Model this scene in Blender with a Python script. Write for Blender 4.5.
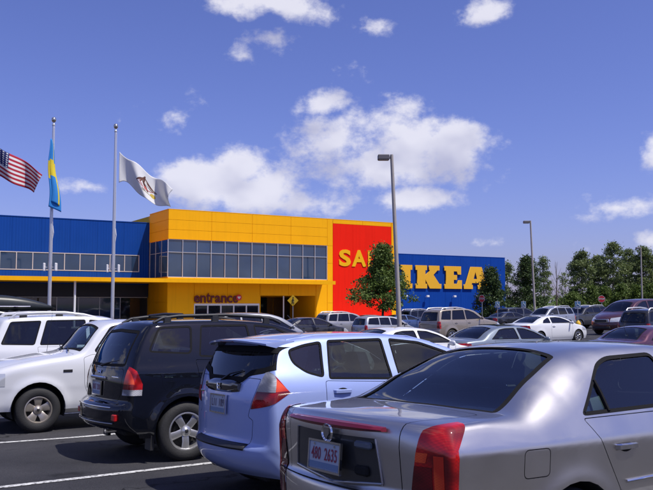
import bpy, bmesh, math, random
import numpy as np
from mathutils import Vector, Matrix
R = math.radians
scene = bpy.context.scene
for o in list(bpy.data.objects): bpy.data.objects.remove(o)
COL = scene.collection

# ------------------------------------------------------------------ camera
cam_d = bpy.data.cameras.new('camera'); cam = bpy.data.objects.new('camera', cam_d); COL.objects.link(cam)
cam_d.sensor_width = 36.0; cam_d.lens = 800/653*36
cam_d.clip_start = .05; cam_d.clip_end = 6000
cam.location = (0, 0, 1.70)
cam.rotation_euler = (R(90)+math.atan(58/800), 0, 0)
scene.camera = cam

# ------------------------------------------------------------------ light
SUN_AZ, SUN_EL = 118, 61            # azimuth clockwise from +Y
world = bpy.data.worlds.new('World'); scene.world = world; world.use_nodes = True
wn = world.node_tree; wn.nodes.clear()
def WN(t, **k):
    n = wn.nodes.new(t)
    for a, v in k.items(): setattr(n, a, v)
    return n
def wlink(a, b): wn.links.new(a, b)
def wmath(op, a, b=None, clamp=False):
    n = WN('ShaderNodeMath', operation=op); n.use_clamp = clamp
    for i, v in enumerate((a, b)):
        if v is None: continue
        if isinstance(v, (int, float)): n.inputs[i].default_value = v
        else: wlink(v, n.inputs[i])
    return n.outputs[0]
sky = WN('ShaderNodeTexSky', sky_type='NISHITA'); sky.sun_disc = False
sky.sun_elevation = R(SUN_EL); sky.sun_rotation = R(SUN_AZ)
sky.air_density = 1.0; sky.dust_density = 1.1; sky.ozone_density = 3.0; sky.altitude = 200
tint = WN('ShaderNodeMix', data_type='RGBA', blend_type='MULTIPLY'); tint.inputs[0].default_value = 1
wlink(sky.outputs[0], tint.inputs[6]); tint.inputs[7].default_value = (.80, .74, 1.24, 1)
tc = WN('ShaderNodeTexCoord')
# clouds: soft ellipsoidal masses at fixed compass directions, broken up by noise
def vdir(px, py):
    v = Vector(((px-326.5)/800, 1, 0)) ; e = (245-py)/800
    p = math.atan(58/800)
    v = Vector(((px-326.5)/800, math.cos(p)-e*math.sin(p), math.sin(p)+e*math.cos(p)))
    return v.normalized()
CL = [(322,104,27,13,1),(338,142,54,34,1),(405,133,50,28,1),(452,150,46,36,1),(375,165,80,26,1),(415,199,46,14,.95),
      (205,186,46,25,.95),(242,168,32,22,.95),(300,202,56,16,.95),(262,194,60,26,.95),(280,4,54,17,.95),(274,42,28,18,.72),(245,56,26,12,.55),
      (370,28,14,11,.5),(488,12,24,11,.8),(616,208,44,13,.75),(585,218,24,8,.6),(656,152,10,18,.55),(648,240,14,10,.75),(484,243,20,8,.55),
      (95,187,26,6,.42),(176,115,24,14,.42),(340,68,26,10,.3),(586,248,24,8,.45)]
vs = WN('ShaderNodeVectorMath', operation='MULTIPLY'); vs.inputs[1].default_value = (1, 1, 1.35)
wlink(tc.outputs['Generated'], vs.inputs[0])
sep = WN('ShaderNodeSeparateXYZ'); wlink(tc.outputs['Generated'], sep.inputs[0])
def wnoise(vec, scale, detail, rough):
    n = WN('ShaderNodeTexNoise'); n.inputs['Scale'].default_value = scale; n.inputs['Detail'].default_value = detail; n.inputs['Roughness'].default_value = rough
    wlink(vec, n.inputs['Vector']); return n.outputs[0]
def density(off, soft=False):
    """cloud density along the view direction, shifted a little by off"""
    if any(off):
        a = WN('ShaderNodeVectorMath', operation='ADD'); wlink(tc.outputs['Generated'], a.inputs[0]); a.inputs[1].default_value = off; p = a.outputs[0]
    else: p = tc.outputs['Generated']
    st = WN('ShaderNodeVectorMath', operation='MULTIPLY'); st.inputs[1].default_value = (1, 1, 1.35); wlink(p, st.inputs[0]); q = st.outputs[0]
    acc = None
    for (px, py, rx, ry, k) in CL:
        s = WN('ShaderNodeVectorMath', operation='SUBTRACT'); wlink(p, s.inputs[0]); s.inputs[1].default_value = vdir(px, py)
        m = WN('ShaderNodeVectorMath', operation='MULTIPLY'); wlink(s.outputs[0], m.inputs[0]); m.inputs[1].default_value = (800/rx, 800/rx*.8, 800/ry)
        l = WN('ShaderNodeVectorMath', operation='LENGTH'); wlink(m.outputs[0], l.inputs[0])
        d = wmath('MULTIPLY', wmath('SUBTRACT', 1.35, l.outputs['Value']), k)
        acc = d if acc is None else wmath('MAXIMUM', acc, d)
    # scattered fair-weather clouds all round the rest of the sky
    behind = wmath('MULTIPLY', wmath('ADD', wmath('MULTIPLY', sep.outputs[1], -1), .80, True), 4, True)
    rest = wmath('MULTIPLY', wmath('MULTIPLY', wmath('SUBTRACT', wnoise(q, 3.2, 3, .5), .52), 7), behind)
    acc = wmath('MAXIMUM', acc, wmath('SUBTRACT', rest, wmath('MULTIPLY', wmath('SUBTRACT', 1, behind), 3)))
    if soft: return wmath('ADD', acc, wmath('MULTIPLY', wmath('SUBTRACT', wnoise(q, 11, 3, .5), .5), 4.0))
    return wmath('ADD', acc, wmath('ADD', wmath('MULTIPLY', wmath('SUBTRACT', wnoise(q, 12, 10, .60), .5), 2.9), wmath('MULTIPLY', wmath('SUBTRACT', wnoise(q, 34, 6, .6), .5), 1.4)))
dens = density((0,0,0)); dens2 = density((.010,-.004,.030), True)
def wramp(v, a, b, c=0, d=1):
    n = WN('ShaderNodeMapRange', interpolation_type='SMOOTHSTEP'); wlink(v, n.inputs[0])
    for i, x in enumerate((a,b,c,d)): n.inputs[1+i].default_value = x
    return n.outputs[0]
up = WN('ShaderNodeMapRange'); wlink(sep.outputs[2], up.inputs[0]); up.inputs[1].default_value = .0; up.inputs[2].default_value = .03
maskv = wmath('MULTIPLY', wramp(dens, .16, 1.0, 0, .86), up.outputs[0])
ccol = WN('ShaderNodeMix', data_type='RGBA'); wlink(wramp(dens2, .0, 1.7), ccol.inputs[0])   # towards the base a cloud is shaded by what lies above it
ccol.inputs[6].default_value = (7.9, 7.8, 8.6, 1); ccol.inputs[7].default_value = (4.7, 4.75, 6.2, 1)
mixc = WN('ShaderNodeMix', data_type='RGBA'); wlink(maskv, mixc.inputs[0])
wlink(tint.outputs[2], mixc.inputs[6]); wlink(ccol.outputs[2], mixc.inputs[7])
bg = WN('ShaderNodeBackground'); wlink(mixc.outputs[2], bg.inputs[0]); bg.inputs[1].default_value = .10
wo = WN('ShaderNodeOutputWorld'); wlink(bg.outputs[0], wo.inputs[0])

sd = bpy.data.lights.new('sun', 'SUN'); sun = bpy.data.objects.new('sun', sd); COL.objects.link(sun)
sd.energy = 4.3; sd.angle = R(.53); sd.color = (1, .955, .88)
sv = Vector((math.sin(R(SUN_AZ))*math.cos(R(SUN_EL)), math.cos(R(SUN_AZ))*math.cos(R(SUN_EL)), math.sin(R(SUN_EL))))
sun.rotation_euler = sv.to_track_quat('Z', 'Y').to_euler(); sun.location = sv*200
vsn = scene.view_settings
vsn.view_transform = 'Standard'; vsn.look = 'None'; vsn.gamma = 1; vsn.use_curve_mapping = False; vsn.exposure = 0.15
scene.render.resolution_x = 1024; scene.render.resolution_y = 768

# ------------------------------------------------------------------ materials
MATS = {}
def mat(name, col=(.5,.5,.5), rough=.5, metal=0, coat=0, var=0, vscale=20, bump=0, bscale=80, emit=None, spec=.5, coat_rough=.04, rvar=0):
    if name in MATS: return MATS[name]
    m = bpy.data.materials.new(name); m.use_nodes = True; MATS[name] = m
    nt = m.node_tree; b = nt.nodes['Principled BSDF']
    b.inputs['Base Color'].default_value = (*col, 1); b.inputs['Roughness'].default_value = rough
    b.inputs['Metallic'].default_value = metal; b.inputs['Coat Weight'].default_value = coat; b.inputs['Coat Roughness'].default_value = coat_rough
    b.inputs['Specular IOR Level'].default_value = spec
    if var or bump or rvar:
        t = nt.nodes.new('ShaderNodeTexCoord')
    if var or rvar:
        n = nt.nodes.new('ShaderNodeTexNoise'); n.inputs['Scale'].default_value = vscale; n.inputs['Detail'].default_value = 6
        nt.links.new(t.outputs['Object'], n.inputs['Vector'])
    if var:
        x = nt.nodes.new('ShaderNodeMix'); x.data_type = 'RGBA'
        x.inputs[6].default_value = (*[c*(1-var) for c in col], 1); x.inputs[7].default_value = (*[min(1, c*(1+var)) for c in col], 1)
        nt.links.new(n.outputs[0], x.inputs[0]); nt.links.new(x.outputs[2], b.inputs['Base Color'])
    if rvar:
        mr = nt.nodes.new('ShaderNodeMapRange'); mr.inputs[1].default_value = .3; mr.inputs[2].default_value = .7
        mr.inputs[3].default_value = max(0, rough-rvar); mr.inputs[4].default_value = rough+rvar
        nt.links.new(n.outputs[0], mr.inputs[0]); nt.links.new(mr.outputs[0], b.inputs['Roughness'])
    if bump:
        n2 = nt.nodes.new('ShaderNodeTexNoise'); n2.inputs['Scale'].default_value = bscale; n2.inputs['Detail'].default_value = 4
        nt.links.new(t.outputs['Object'], n2.inputs['Vector'])
        bp = nt.nodes.new('ShaderNodeBump'); bp.inputs['Strength'].default_value = bump; bp.inputs['Distance'].default_value = .02
        nt.links.new(n2.outputs[0], bp.inputs['Height']); nt.links.new(bp.outputs[0], b.inputs['Normal'])
    if emit:
        b.inputs['Emission Color'].default_value = (*emit[0], 1); b.inputs['Emission Strength'].default_value = emit[1]
    return m
def paint(name, col, metal=.0, rough=.45):
    m = mat(name, col, rough, metal, 1.0, rvar=.04, vscale=3, coat_rough=.03)
    if metal and 'flake' not in name:
        nt = m.node_tree; b = nt.nodes['Principled BSDF']
        t = nt.nodes.new('ShaderNodeTexCoord'); v = nt.nodes.new('ShaderNodeTexVoronoi'); v.inputs['Scale'].default_value = 900
        nt.links.new(t.outputs['Object'], v.inputs['Vector'])
        bp = nt.nodes.new('ShaderNodeBump'); bp.inputs['Strength'].default_value = .12; bp.inputs['Distance'].default_value = .0006
        nt.links.new(v.outputs['Distance'], bp.inputs['Height']); nt.links.new(bp.outputs[0], b.inputs['Normal'])
    return m
def glass(name, tintc=(.25,.28,.30), ior=1.5, rough=.0):
    if name in MATS: return MATS[name]
    m = bpy.data.materials.new(name); m.use_nodes = True; MATS[name] = m
    nt = m.node_tree; nt.nodes.clear()
    o = nt.nodes.new('ShaderNodeOutputMaterial'); mx = nt.nodes.new('ShaderNodeMixShader'); f = nt.nodes.new('ShaderNodeFresnel')
    f.inputs[0].default_value = ior
    t = nt.nodes.new('ShaderNodeBsdfTransparent'); t.inputs[0].default_value = (*tintc, 1)
    g = nt.nodes.new('ShaderNodeBsdfGlossy'); g.inputs['Roughness'].default_value = rough
    nt.links.new(f.outputs[0], mx.inputs[0]); nt.links.new(t.outputs[0], mx.inputs[1]); nt.links.new(g.outputs[0], mx.inputs[2])
    nt.links.new(mx.outputs[0], o.inputs[0])
    return m

# ------------------------------------------------------------------ mesh helpers
def tag(o, label=None, cat=None, group=None, kind=None):
    if label: o['label'] = label
    if cat: o['category'] = cat
    if group: o['group'] = group
    if kind: o['kind'] = kind
    return o
def link(name, me, parent=None, m=None):
    o = bpy.data.objects.new(name, me); COL.objects.link(o)
    if parent: o.parent = parent
    if m is not None and me is not None and not me.materials:
        for x in (m if isinstance(m, (list, tuple)) else [m]): me.materials.append(x)
    return o
def empty(name, loc=(0,0,0), rz=0, label=None, cat=None, group=None):
    o = bpy.data.objects.new(name, None); COL.objects.link(o); o.location = loc; o.rotation_euler = (0,0,rz); o.empty_display_size = .3
    return tag(o, label, cat, group)
class MB:
    def __init__(s): s.v = []; s.f = []
    def add(s, vs, fs):
        n = len(s.v); s.v += [tuple(v) for v in vs]; s.f += [tuple(i+n for i in f) for f in fs]; return s
    def box(s, x0, x1, y0, y1, z0, z1):
        return s.add([(x0,y0,z0),(x1,y0,z0),(x1,y1,z0),(x0,y1,z0),(x0,y0,z1),(x1,y0,z1),(x1,y1,z1),(x0,y1,z1)],
                     [(0,3,2,1),(4,5,6,7),(0,1,5,4),(1,2,6,5),(2,3,7,6),(3,0,4,7)])
    def rbox(s, x0, x1, y0, y1, z0, z1, b=.02):      # box with chamfered edges
        P = []; 
        for (z, i) in ((z0, b), (z0+b, 0), (z1-b, 0), (z1, b)):
            c = b if i == 0 else b
            xs0, xs1, ys0, ys1 = x0+i, x1-i, y0+i, y1-i
            k = b if i == 0 else b*.6
            P += [(xs0+k,ys0,z),(xs1-k,ys0,z),(xs1,ys0+k,z),(xs1,ys1-k,z),(xs1-k,ys1,z),(xs0+k,ys1,z),(xs0,ys1-k,z),(xs0,ys0+k,z)]
        F = [tuple(range(7,-1,-1)), tuple(range(24,32))]
        for r in range(3):
            for j in range(8): F.append((r*8+j, r*8+(j+1)%8, (r+1)*8+(j+1)%8, (r+1)*8+j))
        return s.add(P, F)
    def tube(s, path, rad, n=8, cap=True):
        path = [Vector(p) for p in path]; k = len(path)
        if not isinstance(rad, (list, tuple)): rad = [rad]*k
        V = []; t0 = (path[1]-path[0]).normalized(); ref = Vector((0,0,1)) if abs(t0.z) < .9 else Vector((1,0,0))
        nrm = t0.cross(ref).normalized()
        for i, p in enumerate(path):
            t = (path[min(i+1,k-1)]-path[max(i-1,0)]).normalized()
            nrm = (nrm - t*nrm.dot(t)).normalized(); b = t.cross(nrm)
            for j in range(n):
                a = 2*math.pi*j/n; V.append(p+(nrm*math.cos(a)+b*math.sin(a))*rad[i])
        F = [(i*n+j, i*n+(j+1)%n, (i+1)*n+(j+1)%n, (i+1)*n+j) for i in range(k-1) for j in range(n)]
        if cap: F += [tuple(range(n-1,-1,-1)), tuple(range((k-1)*n, k*n))]
        return s.add(V, F)
    def lathe(s, prof, n=24, axis='z', c=(0,0,0)):     # prof: list of (r, h)
        V = []
        for r, h in prof:
            for j in range(n):
                a = 2*math.pi*j/n; x, y = r*math.cos(a), r*math.sin(a)
                V.append((c[0]+x, c[1]+y, c[2]+h) if axis == 'z' else ((c[0]+x, c[1]+h, c[2]+y) if axis == 'y' else (c[0]+h, c[1]+x, c[2]+y)))
        k = len(prof)
        F = [(i*n+j, i*n+(j+1)%n, (i+1)*n+(j+1)%n, (i+1)*n+j) for i in range(k-1) for j in range(n)]
        return s.add(V, F)
    def prism(s, poly, d0, d1, plane='xz'):            # polygon extruded along the third axis
        n = len(poly); V = []
        for d in (d0, d1):
            for a, b in poly: V.append((a, d, b) if plane == 'xz' else ((d, a, b) if plane == 'yz' else (a, b, d)))
        F = [tuple(range(n)), tuple(range(2*n-1, n-1, -1))] + [(i, n+i, n+(i+1)%n, (i+1)%n) for i in range(n)]
        return s.add(V, F)
    def mesh(s, name, smooth=None):
        me = bpy.data.meshes.new(name); me.from_pydata(s.v, [], s.f); me.validate()
        bm = bmesh.new(); bm.from_mesh(me); bmesh.ops.recalc_face_normals(bm, faces=bm.faces); bm.to_mesh(me); bm.free()
        if smooth is not None:
            me.polygons.foreach_set('use_smooth', [True]*len(me.polygons)); me.set_sharp_from_angle(angle=R(smooth))
        me.update(); return me
    def build(s, name, m, parent=None, smooth=None):
        return link(name, s.mesh(name, smooth), parent, m)
def dup(o, parent=None):
    c = o.copy(); COL.objects.link(c)
    if parent: c.parent = parent
    for ch in o.children: dup(ch, c)
    return c
def gz(y, x=0):                                        # the lot falls away from the camera and rises again to the right
    return float(np.interp(y, GY, GZ)) + .55*min(1,max(0,(x-6)/25))*min(1,max(0,(y-25)/20))
GY = [-60,3,4.65,10,12,20,60,85,400]; GZ = [.05,.05,0,-.2,-.28,-.36,-.6,-.8,-.8]
def textmesh(name, s, size=1, extrude=.02, offset=0, align='CENTER', spacing=1.0):
    cu = bpy.data.curves.new(name, 'FONT'); cu.body = s; cu.size = size; cu.extrude = extrude; cu.offset = offset
    cu.align_x = align; cu.align_y = 'CENTER'; cu.space_character = spacing; cu.resolution_u = 4
    ob = bpy.data.objects.new(name, cu); COL.objects.link(ob)
    dg = bpy.context.evaluated_depsgraph_get(); me = bpy.data.meshes.new_from_object(ob.evaluated_get(dg))
    bpy.data.objects.remove(ob); me.name = name
    while me.materials: me.materials.pop()
    return me
# ------------------------------------------------------------------ ground
def asphalt_mat():
    m = bpy.data.materials.new('asphalt'); m.use_nodes = True; nt = m.node_tree; b = nt.nodes['Principled BSDF']
    N = lambda t, **k: [setattr(n, a, v) for n in [nt.nodes.new(t)] for a, v in k.items()] and None
    t = nt.nodes.new('ShaderNodeTexCoord')
    big = nt.nodes.new('ShaderNodeTexNoise'); big.inputs['Scale'].default_value = .55; big.inputs['Detail'].default_value = 7
    fine = nt.nodes.new('ShaderNodeTexNoise'); fine.inputs['Scale'].default_value = 90; fine.inputs['Detail'].default_value = 3
    agg = nt.nodes.new('ShaderNodeTexVoronoi'); agg.inputs['Scale'].default_value = 120
    for n in (big, fine, agg): nt.links.new(t.outputs['Object'], n.inputs['Vector'])
    r = nt.nodes.new('ShaderNodeValToRGB'); r.color_ramp.elements[0].position = .32; r.color_ramp.elements[1].position = .72
    r.color_ramp.elements[0].color = (.020,.020,.024,1); r.color_ramp.elements[1].color = (.058,.057,.062,1)
    nt.links.new(big.outputs[0], r.inputs[0])
    r2 = nt.nodes.new('ShaderNodeValToRGB'); r2.color_ramp.elements[0].position = .35; r2.color_ramp.elements[1].position = .75
    r2.color_ramp.elements[0].color = (.62,.62,.62,1); r2.color_ramp.elements[1].color = (1.5,1.5,1.5,1)
    nt.links.new(fine.outputs[0], r2.inputs[0])
    mx = nt.nodes.new('ShaderNodeMix'); mx.data_type = 'RGBA'; mx.blend_type = 'MULTIPLY'; mx.inputs[0].default_value = 1
    nt.links.new(r.outputs[0], mx.inputs[6]); nt.links.new(r2.outputs[0], mx.inputs[7]); nt.links.new(mx.outputs[2], b.inputs['Base Color'])
    b.inputs['Roughness'].default_value = .85; b.inputs['Specular IOR Level'].default_value = .3
    sp = nt.nodes.new('ShaderNodeTexVoronoi'); sp.inputs['Scale'].default_value = .75; wv = nt.nodes.new('ShaderNodeTexNoise'); wv.inputs['Scale'].default_value = 5; wv.inputs['Detail'].default_value = 5
    cr = nt.nodes.new('ShaderNodeTexVoronoi'); cr.feature = 'DISTANCE_TO_EDGE'; cr.inputs['Scale'].default_value = .32
    vd = nt.nodes.new('ShaderNodeVectorMath'); vd.operation = 'ADD'; sc_ = nt.nodes.new('ShaderNodeVectorMath'); sc_.operation = 'SCALE'; sc_.inputs['Scale'].default_value = .5
    for n in (wv, sp): nt.links.new(t.outputs['Object'], n.inputs['Vector'])
    nt.links.new(wv.outputs['Color'], sc_.inputs[0]); nt.links.new(t.outputs['Object'], vd.inputs[0]); nt.links.new(sc_.outputs[0], vd.inputs[1]); nt.links.new(vd.outputs[0], cr.inputs['Vector'])
    def rampn(src, a, bb, lo, hi):
        q = nt.nodes.new('ShaderNodeMapRange'); nt.links.new(src, q.inputs[0]); q.inputs[1].default_value = a; q.inputs[2].default_value = bb; q.inputs[3].default_value = lo; q.inputs[4].default_value = hi; return q.outputs[0]
    mm = nt.nodes.new('ShaderNodeMath'); mm.operation = 'MULTIPLY'
    ad = nt.nodes.new('ShaderNodeMath'); ad.operation = 'ADD'; nt.links.new(sp.outputs['Distance'], ad.inputs[0]); nt.links.new(rampn(wv.outputs[0], .3, .7, -.1, .1), ad.inputs[1])
    nt.links.new(rampn(ad.outputs[0], .06, .24, .35, 1), mm.inputs[0]); nt.links.new(rampn(cr.outputs['Distance'], .003, .011, .22, 1), mm.inputs[1])
    m2 = nt.nodes.new('ShaderNodeMix'); m2.data_type = 'RGBA'; m2.blend_type = 'MULTIPLY'; m2.inputs[0].default_value = 1; nt.links.new(mx.outputs[2], m2.inputs[6]); nt.links.new(mm.outputs[0], m2.inputs[7]); nt.links.new(m2.outputs[2], b.inputs['Base Color'])
    bp = nt.nodes.new('ShaderNodeBump'); bp.inputs['Strength'].default_value = .5; bp.inputs['Distance'].default_value = .006
    nt.links.new(agg.outputs[0], bp.inputs['Height']); nt.links.new(bp.outputs[0], b.inputs['Normal'])
    return m
def sheet(name, x0, x1, ys, dz, m):
    mb = MB(); ys = sorted(set(ys+[25,30,35,40,45])); xs = [x0,-40,0,6,14,22,31,60,x1]; k = len(xs)
    V = [(x, y, gz(y,x)+dz) for y in ys for x in xs]
    mb.add(V, [(k*i+j, k*i+j+1, k*(i+1)+j+1, k*(i+1)+j) for i in range(len(ys)-1) for j in range(k-1)])
    o = mb.build(name, m); return tag(o, kind='structure')
def ground_mat():
    return mat('field_grass', (.10,.13,.045), .9, var=.45, vscale=.15, bump=.4, bscale=6)
sheet('ground', -2500, 2500, [-400,-60,3,4.65,10,12,20,60,85,400,4000], -.06, ground_mat())
asphalt = sheet('asphalt', -140, 170, [-50,3,4.65,10,12,20,60,85,175], 0, asphalt_mat())
asphalt['label'] = 'dark asphalt of the parking lot'
line_m = mat('road_paint', (.62,.62,.60), .7, var=.2, vscale=14, bump=.2)
_nt = line_m.node_tree; _n = _nt.nodes.new('ShaderNodeTexNoise'); _n.inputs['Scale'].default_value = 22; _n.inputs['Detail'].default_value = 8; _n.inputs['Roughness'].default_value = .7
_t = _nt.nodes.new('ShaderNodeTexCoord'); _nt.links.new(_t.outputs['Object'], _n.inputs['Vector']); _r = _nt.nodes.new('ShaderNodeMapRange'); _r.inputs[1].default_value = .38; _r.inputs[2].default_value = .52
_nt.links.new(_n.outputs[0], _r.inputs[0]); _x = _nt.nodes.new('ShaderNodeMix'); _x.data_type = 'RGBA'; _nt.links.new(_r.outputs[0], _x.inputs[0]); _x.inputs[6].default_value = (.06,.06,.065,1)
_nt.links.new(_nt.nodes['Principled BSDF'].inputs['Base Color'].links[0].from_socket, _x.inputs[7]); _nt.links.new(_x.outputs[2], _nt.nodes['Principled BSDF'].inputs['Base Color'])
def line(ax, ay, bx, by, w=.11, name='parking_line'):
    mb = MB(); d = Vector((bx-ax, by-ay, 0)); L = d.length; d.normalize(); p = Vector((-d.y, d.x, 0))*w/2; n = max(2, int(L/.25)); V = []
    for i in range(n+1):
        c = Vector((ax, ay, 0))+d*L*i/n
        for s in (1, -1):
            q = c+p*s; V.append((q.x, q.y, gz(q.y,q.x)+.006))
    mb.add(V, [(2*i, 2*i+1, 2*i+3, 2*i+2) for i in range(n)])
    o = mb.build(name, line_m, asphalt); return o
def extline(a, b, e0, e1):
    d = (Vector(b)-Vector(a)).normalized(); p = Vector(a)-d*e0; q = Vector(b)+d*e1; return line(p.x, p.y, q.x, q.y)
extline((-4.58,11.38),(-3.16,12.35), .6, 3.4)
extline((-3.21,8.13),(-1.31,9.65), .3, 3.2)
FV = Vector((math.sin(R(56.5)), math.cos(R(56.5)), 0)); LV = Vector((-FV.y, FV.x, 0))
for k in (1.9, 14.9, 17.95, 21.0):
    c = LV*k + FV*2.1; line(c.x, c.y, c.x+FV.x*5.4, c.y+FV.y*5.4)
for row in (25.0,):
    for k in range(2, 16, 1):
        c = LV*(k*3.05) + FV*row; line(c.x, c.y, c.x+FV.x*5.2, c.y+FV.y*5.2)

# ------------------------------------------------------------------ the store
class NT:                                              # tiny node-math helper
    def __init__(s, m): s.nt = m.node_tree
    def m(s, op, a, b=None, c=None):
        n = s.nt.nodes.new('ShaderNodeMath'); n.operation = op
        for i, v in enumerate((a, b, c)):
            if v is None: continue
            if isinstance(v, (int, float)): n.inputs[i].default_value = v
            else: s.nt.links.new(v, n.inputs[i])
        return n.outputs[0]
    def mix(s, f, a, b):
        n = s.nt.nodes.new('ShaderNodeMix'); n.data_type = 'RGBA'; s.nt.links.new(f, n.inputs[0])
        for i, v in ((6,a),(7,b)):
            if isinstance(v, tuple): n.inputs[i].default_value = (*v,1)
            else: s.nt.links.new(v, n.inputs[i])
        return n.outputs[2]
    def uv(s):
        t = s.nt.nodes.new('ShaderNodeTexCoord'); x = s.nt.nodes.new('ShaderNodeSeparateXYZ'); s.nt.links.new(t.outputs['UV'], x.inputs[0]); return x.outputs[0], x.outputs[1]
    def ell(s, u, v, cu, cv, ru, rv, ang=0):            # 1 inside the ellipse
        du = s.m('SUBTRACT', u, cu); dv = s.m('SUBTRACT', v, cv); ca, sa = math.cos(ang), math.sin(ang)
        a = s.m('DIVIDE', s.m('ADD', s.m('MULTIPLY', du, ca), s.m('MULTIPLY', dv, sa)), ru)
        b = s.m('DIVIDE', s.m('SUBTRACT', s.m('MULTIPLY', dv, ca), s.m('MULTIPLY', du, sa)), rv)
        return s.m('LESS_THAN', s.m('ADD', s.m('MULTIPLY', a, a), s.m('MULTIPLY', b, b)), 1)
M_yel = mat('yellow_cladding', (.95,.445,.004), .6, var=.05, vscale=.6, rvar=.06, spec=.12)
M_blue = mat('blue_cladding', (.003,.050,.30), .6, var=.10, vscale=.5, rvar=.06, spec=.12)
M_red = mat('red_banner', (.88,.016,.004), .6, var=.05, vscale=.6, spec=.1)
def weather(m, ribs=0):
    nt = m.node_tree; b = nt.nodes['Principled BSDF']; k = NT(m); t = nt.nodes.new('ShaderNodeTexCoord'); mp = nt.nodes.new('ShaderNodeMapping'); mp.inputs['Scale'].default_value = (2.2,2.2,.10)
    n = nt.nodes.new('ShaderNodeTexNoise'); n.inputs['Scale'].default_value = 1.6; n.inputs['Detail'].default_value = 6; nt.links.new(t.outputs['Object'], mp.inputs[0]); nt.links.new(mp.outputs[0], n.inputs['Vector'])
    src = b.inputs['Base Color'].links[0].from_socket; mx = nt.nodes.new('ShaderNodeMix'); mx.data_type = 'RGBA'; mx.blend_type = 'MULTIPLY'
    cl = nt.nodes.new('ShaderNodeMapRange'); nt.links.new(n.outputs[0], cl.inputs[0]); cl.inputs[1].default_value = .48; cl.inputs[2].default_value = .72; cl.inputs[4].default_value = .18
    nt.links.new(cl.outputs[0], mx.inputs[0]); nt.links.new(src, mx.inputs[6]); mx.inputs[7].default_value = (.62,.60,.60,1); nt.links.new(mx.outputs[2], b.inputs['Base Color'])
    if ribs:
        x = nt.nodes.new('ShaderNodeSeparateXYZ'); nt.links.new(t.outputs['Object'], x.inputs[0]); w = k.m('POWER', k.m('ABSOLUTE', k.m('SINE', k.m('MULTIPLY', x.outputs[0], math.pi/ribs))), 8)
        bp = nt.nodes.new('ShaderNodeBump'); bp.inputs['Strength'].default_value = .5; bp.inputs['Distance'].default_value = .03; nt.links.new(w, bp.inputs['Height']); nt.links.new(bp.outputs[0], b.inputs['Normal'])
    return m
M_frame = mat('window_frame', (.55,.57,.60), .4, .3)
M_wgl = mat('store_glass', (.018,.045,.11), .03, 0, .45, spec=.6, var=.6, vscale=.30)
M_dgl = mat('dark_glass', (.008,.010,.015), .04, 0, .4, spec=.7)
M_lety = mat('letter_yellow', (.82,.42,.012), .45, var=.04, vscale=2)
M_gold = mat('letter_gold', (.86,.46,.008), .6, spec=.15)
M_white = mat('white_frame', (.75,.75,.75), .4)
M_conc = mat('concrete', (.38,.37,.34), .85, var=.2, vscale=1.5, bump=.2, bscale=20)
M_dark = mat('dark_interior', (.015,.015,.017), .7)
M_dred = mat('dark_red_letters', (.13,.006,.008), .5)
weather(M_yel); weather(M_blue, .30); weather(M_red)
ST = empty('store_building', (-17.197,86.69,-.8), R(30.7), 'large blue and yellow store with red banner wall and entrance canopy', 'building')
def part(name, m, parent=ST, smooth=None):
    return lambda mb: mb.build(name, m, parent, smooth)
def pbox(name, m, x0, x1, y0, y1, z0, z1, parent=ST):
    return MB().box(x0,x1,y0,y1,z0,z1).build(name, m, parent)
# entrance block: structural core, then cladding panels proud of it
core = MB()
core.box(0.06,20.9,.30,24,5.0,12.55); core.box(20.9,30.25,.08,24,0,12.55)
core.box(0.06,3.0,.06,24,0,5.0); core.box(3.0,11.1,.5,24,0,5.0); core.box(3.0,11.1,.06,.5,2.45,5.0)
core.box(18.55,20.9,.06,24,0,5.0); core.box(11.1,18.55,.06,7.0,3.36,5.0); core.box(11.1,18.55,6.6,24,0,3.36)
ew = core.build('entrance_block_wall', M_yel, ST)
PX = [0,5.03,10.05,15.08,20.1]
def panel(x0,x1,z0,z1,y=-.02,m=M_yel,parent=ew,name='cladding_panel',t=.08,g=.012):
    return MB().rbox(x0+g,x1-g,y,y+t,z0+g,z1-g,.008).build(name, m, parent)
for i in range(4):
    for z0, z1 in ((9.45,10.5),(10.5,11.58),(11.58,12.68)): panel(PX[i],PX[i+1],z0,z1)
for z0, z1 in ((0,2.5),(2.5,5.0),(5.0,7.3),(7.3,9.45),(9.45,12.68)): panel(20.1,20.88,z0,z1)
for z0, z1 in ((0,3.1),(3.1,6.2),(6.2,9.3),(9.3,12.68)): panel(29.62,30.28,z0,z1)
panel(20.9,25.25,12.2,12.68); panel(25.25,29.6,12.2,12.68)
for a, b in ((0,3.05),(18.55,20.08)): panel(a,b,0,5.3)
for a, b in ((3.07,7.0),(7.0,11.08),(11.1,14.8),(14.8,18.53)): panel(a,b,2.47 if b < 11.09 else 3.38,5.3)
# side wall of the entrance block, towards the left wing
for z0, z1 in ((9.45,10.5),(10.5,11.58),(11.58,12.68),(0,2.6),(2.6,5.3)):
    MB().rbox(-.02,.058,.012,6.38,z0+.012,z1-.012,.008).build('cladding_panel', M_yel, ew)
MB().box(-.03,20.9,-.03,.32,12.69,12.76).box(-.03,.3,.322,6.4,12.69,12.76).box(20.91,30.3,-.03,.32,12.69,12.76).build('coping', M_yel, ST)
pbox('roof', M_conc, .3, 30, .32, 24, 12.56, 12.6)
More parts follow.
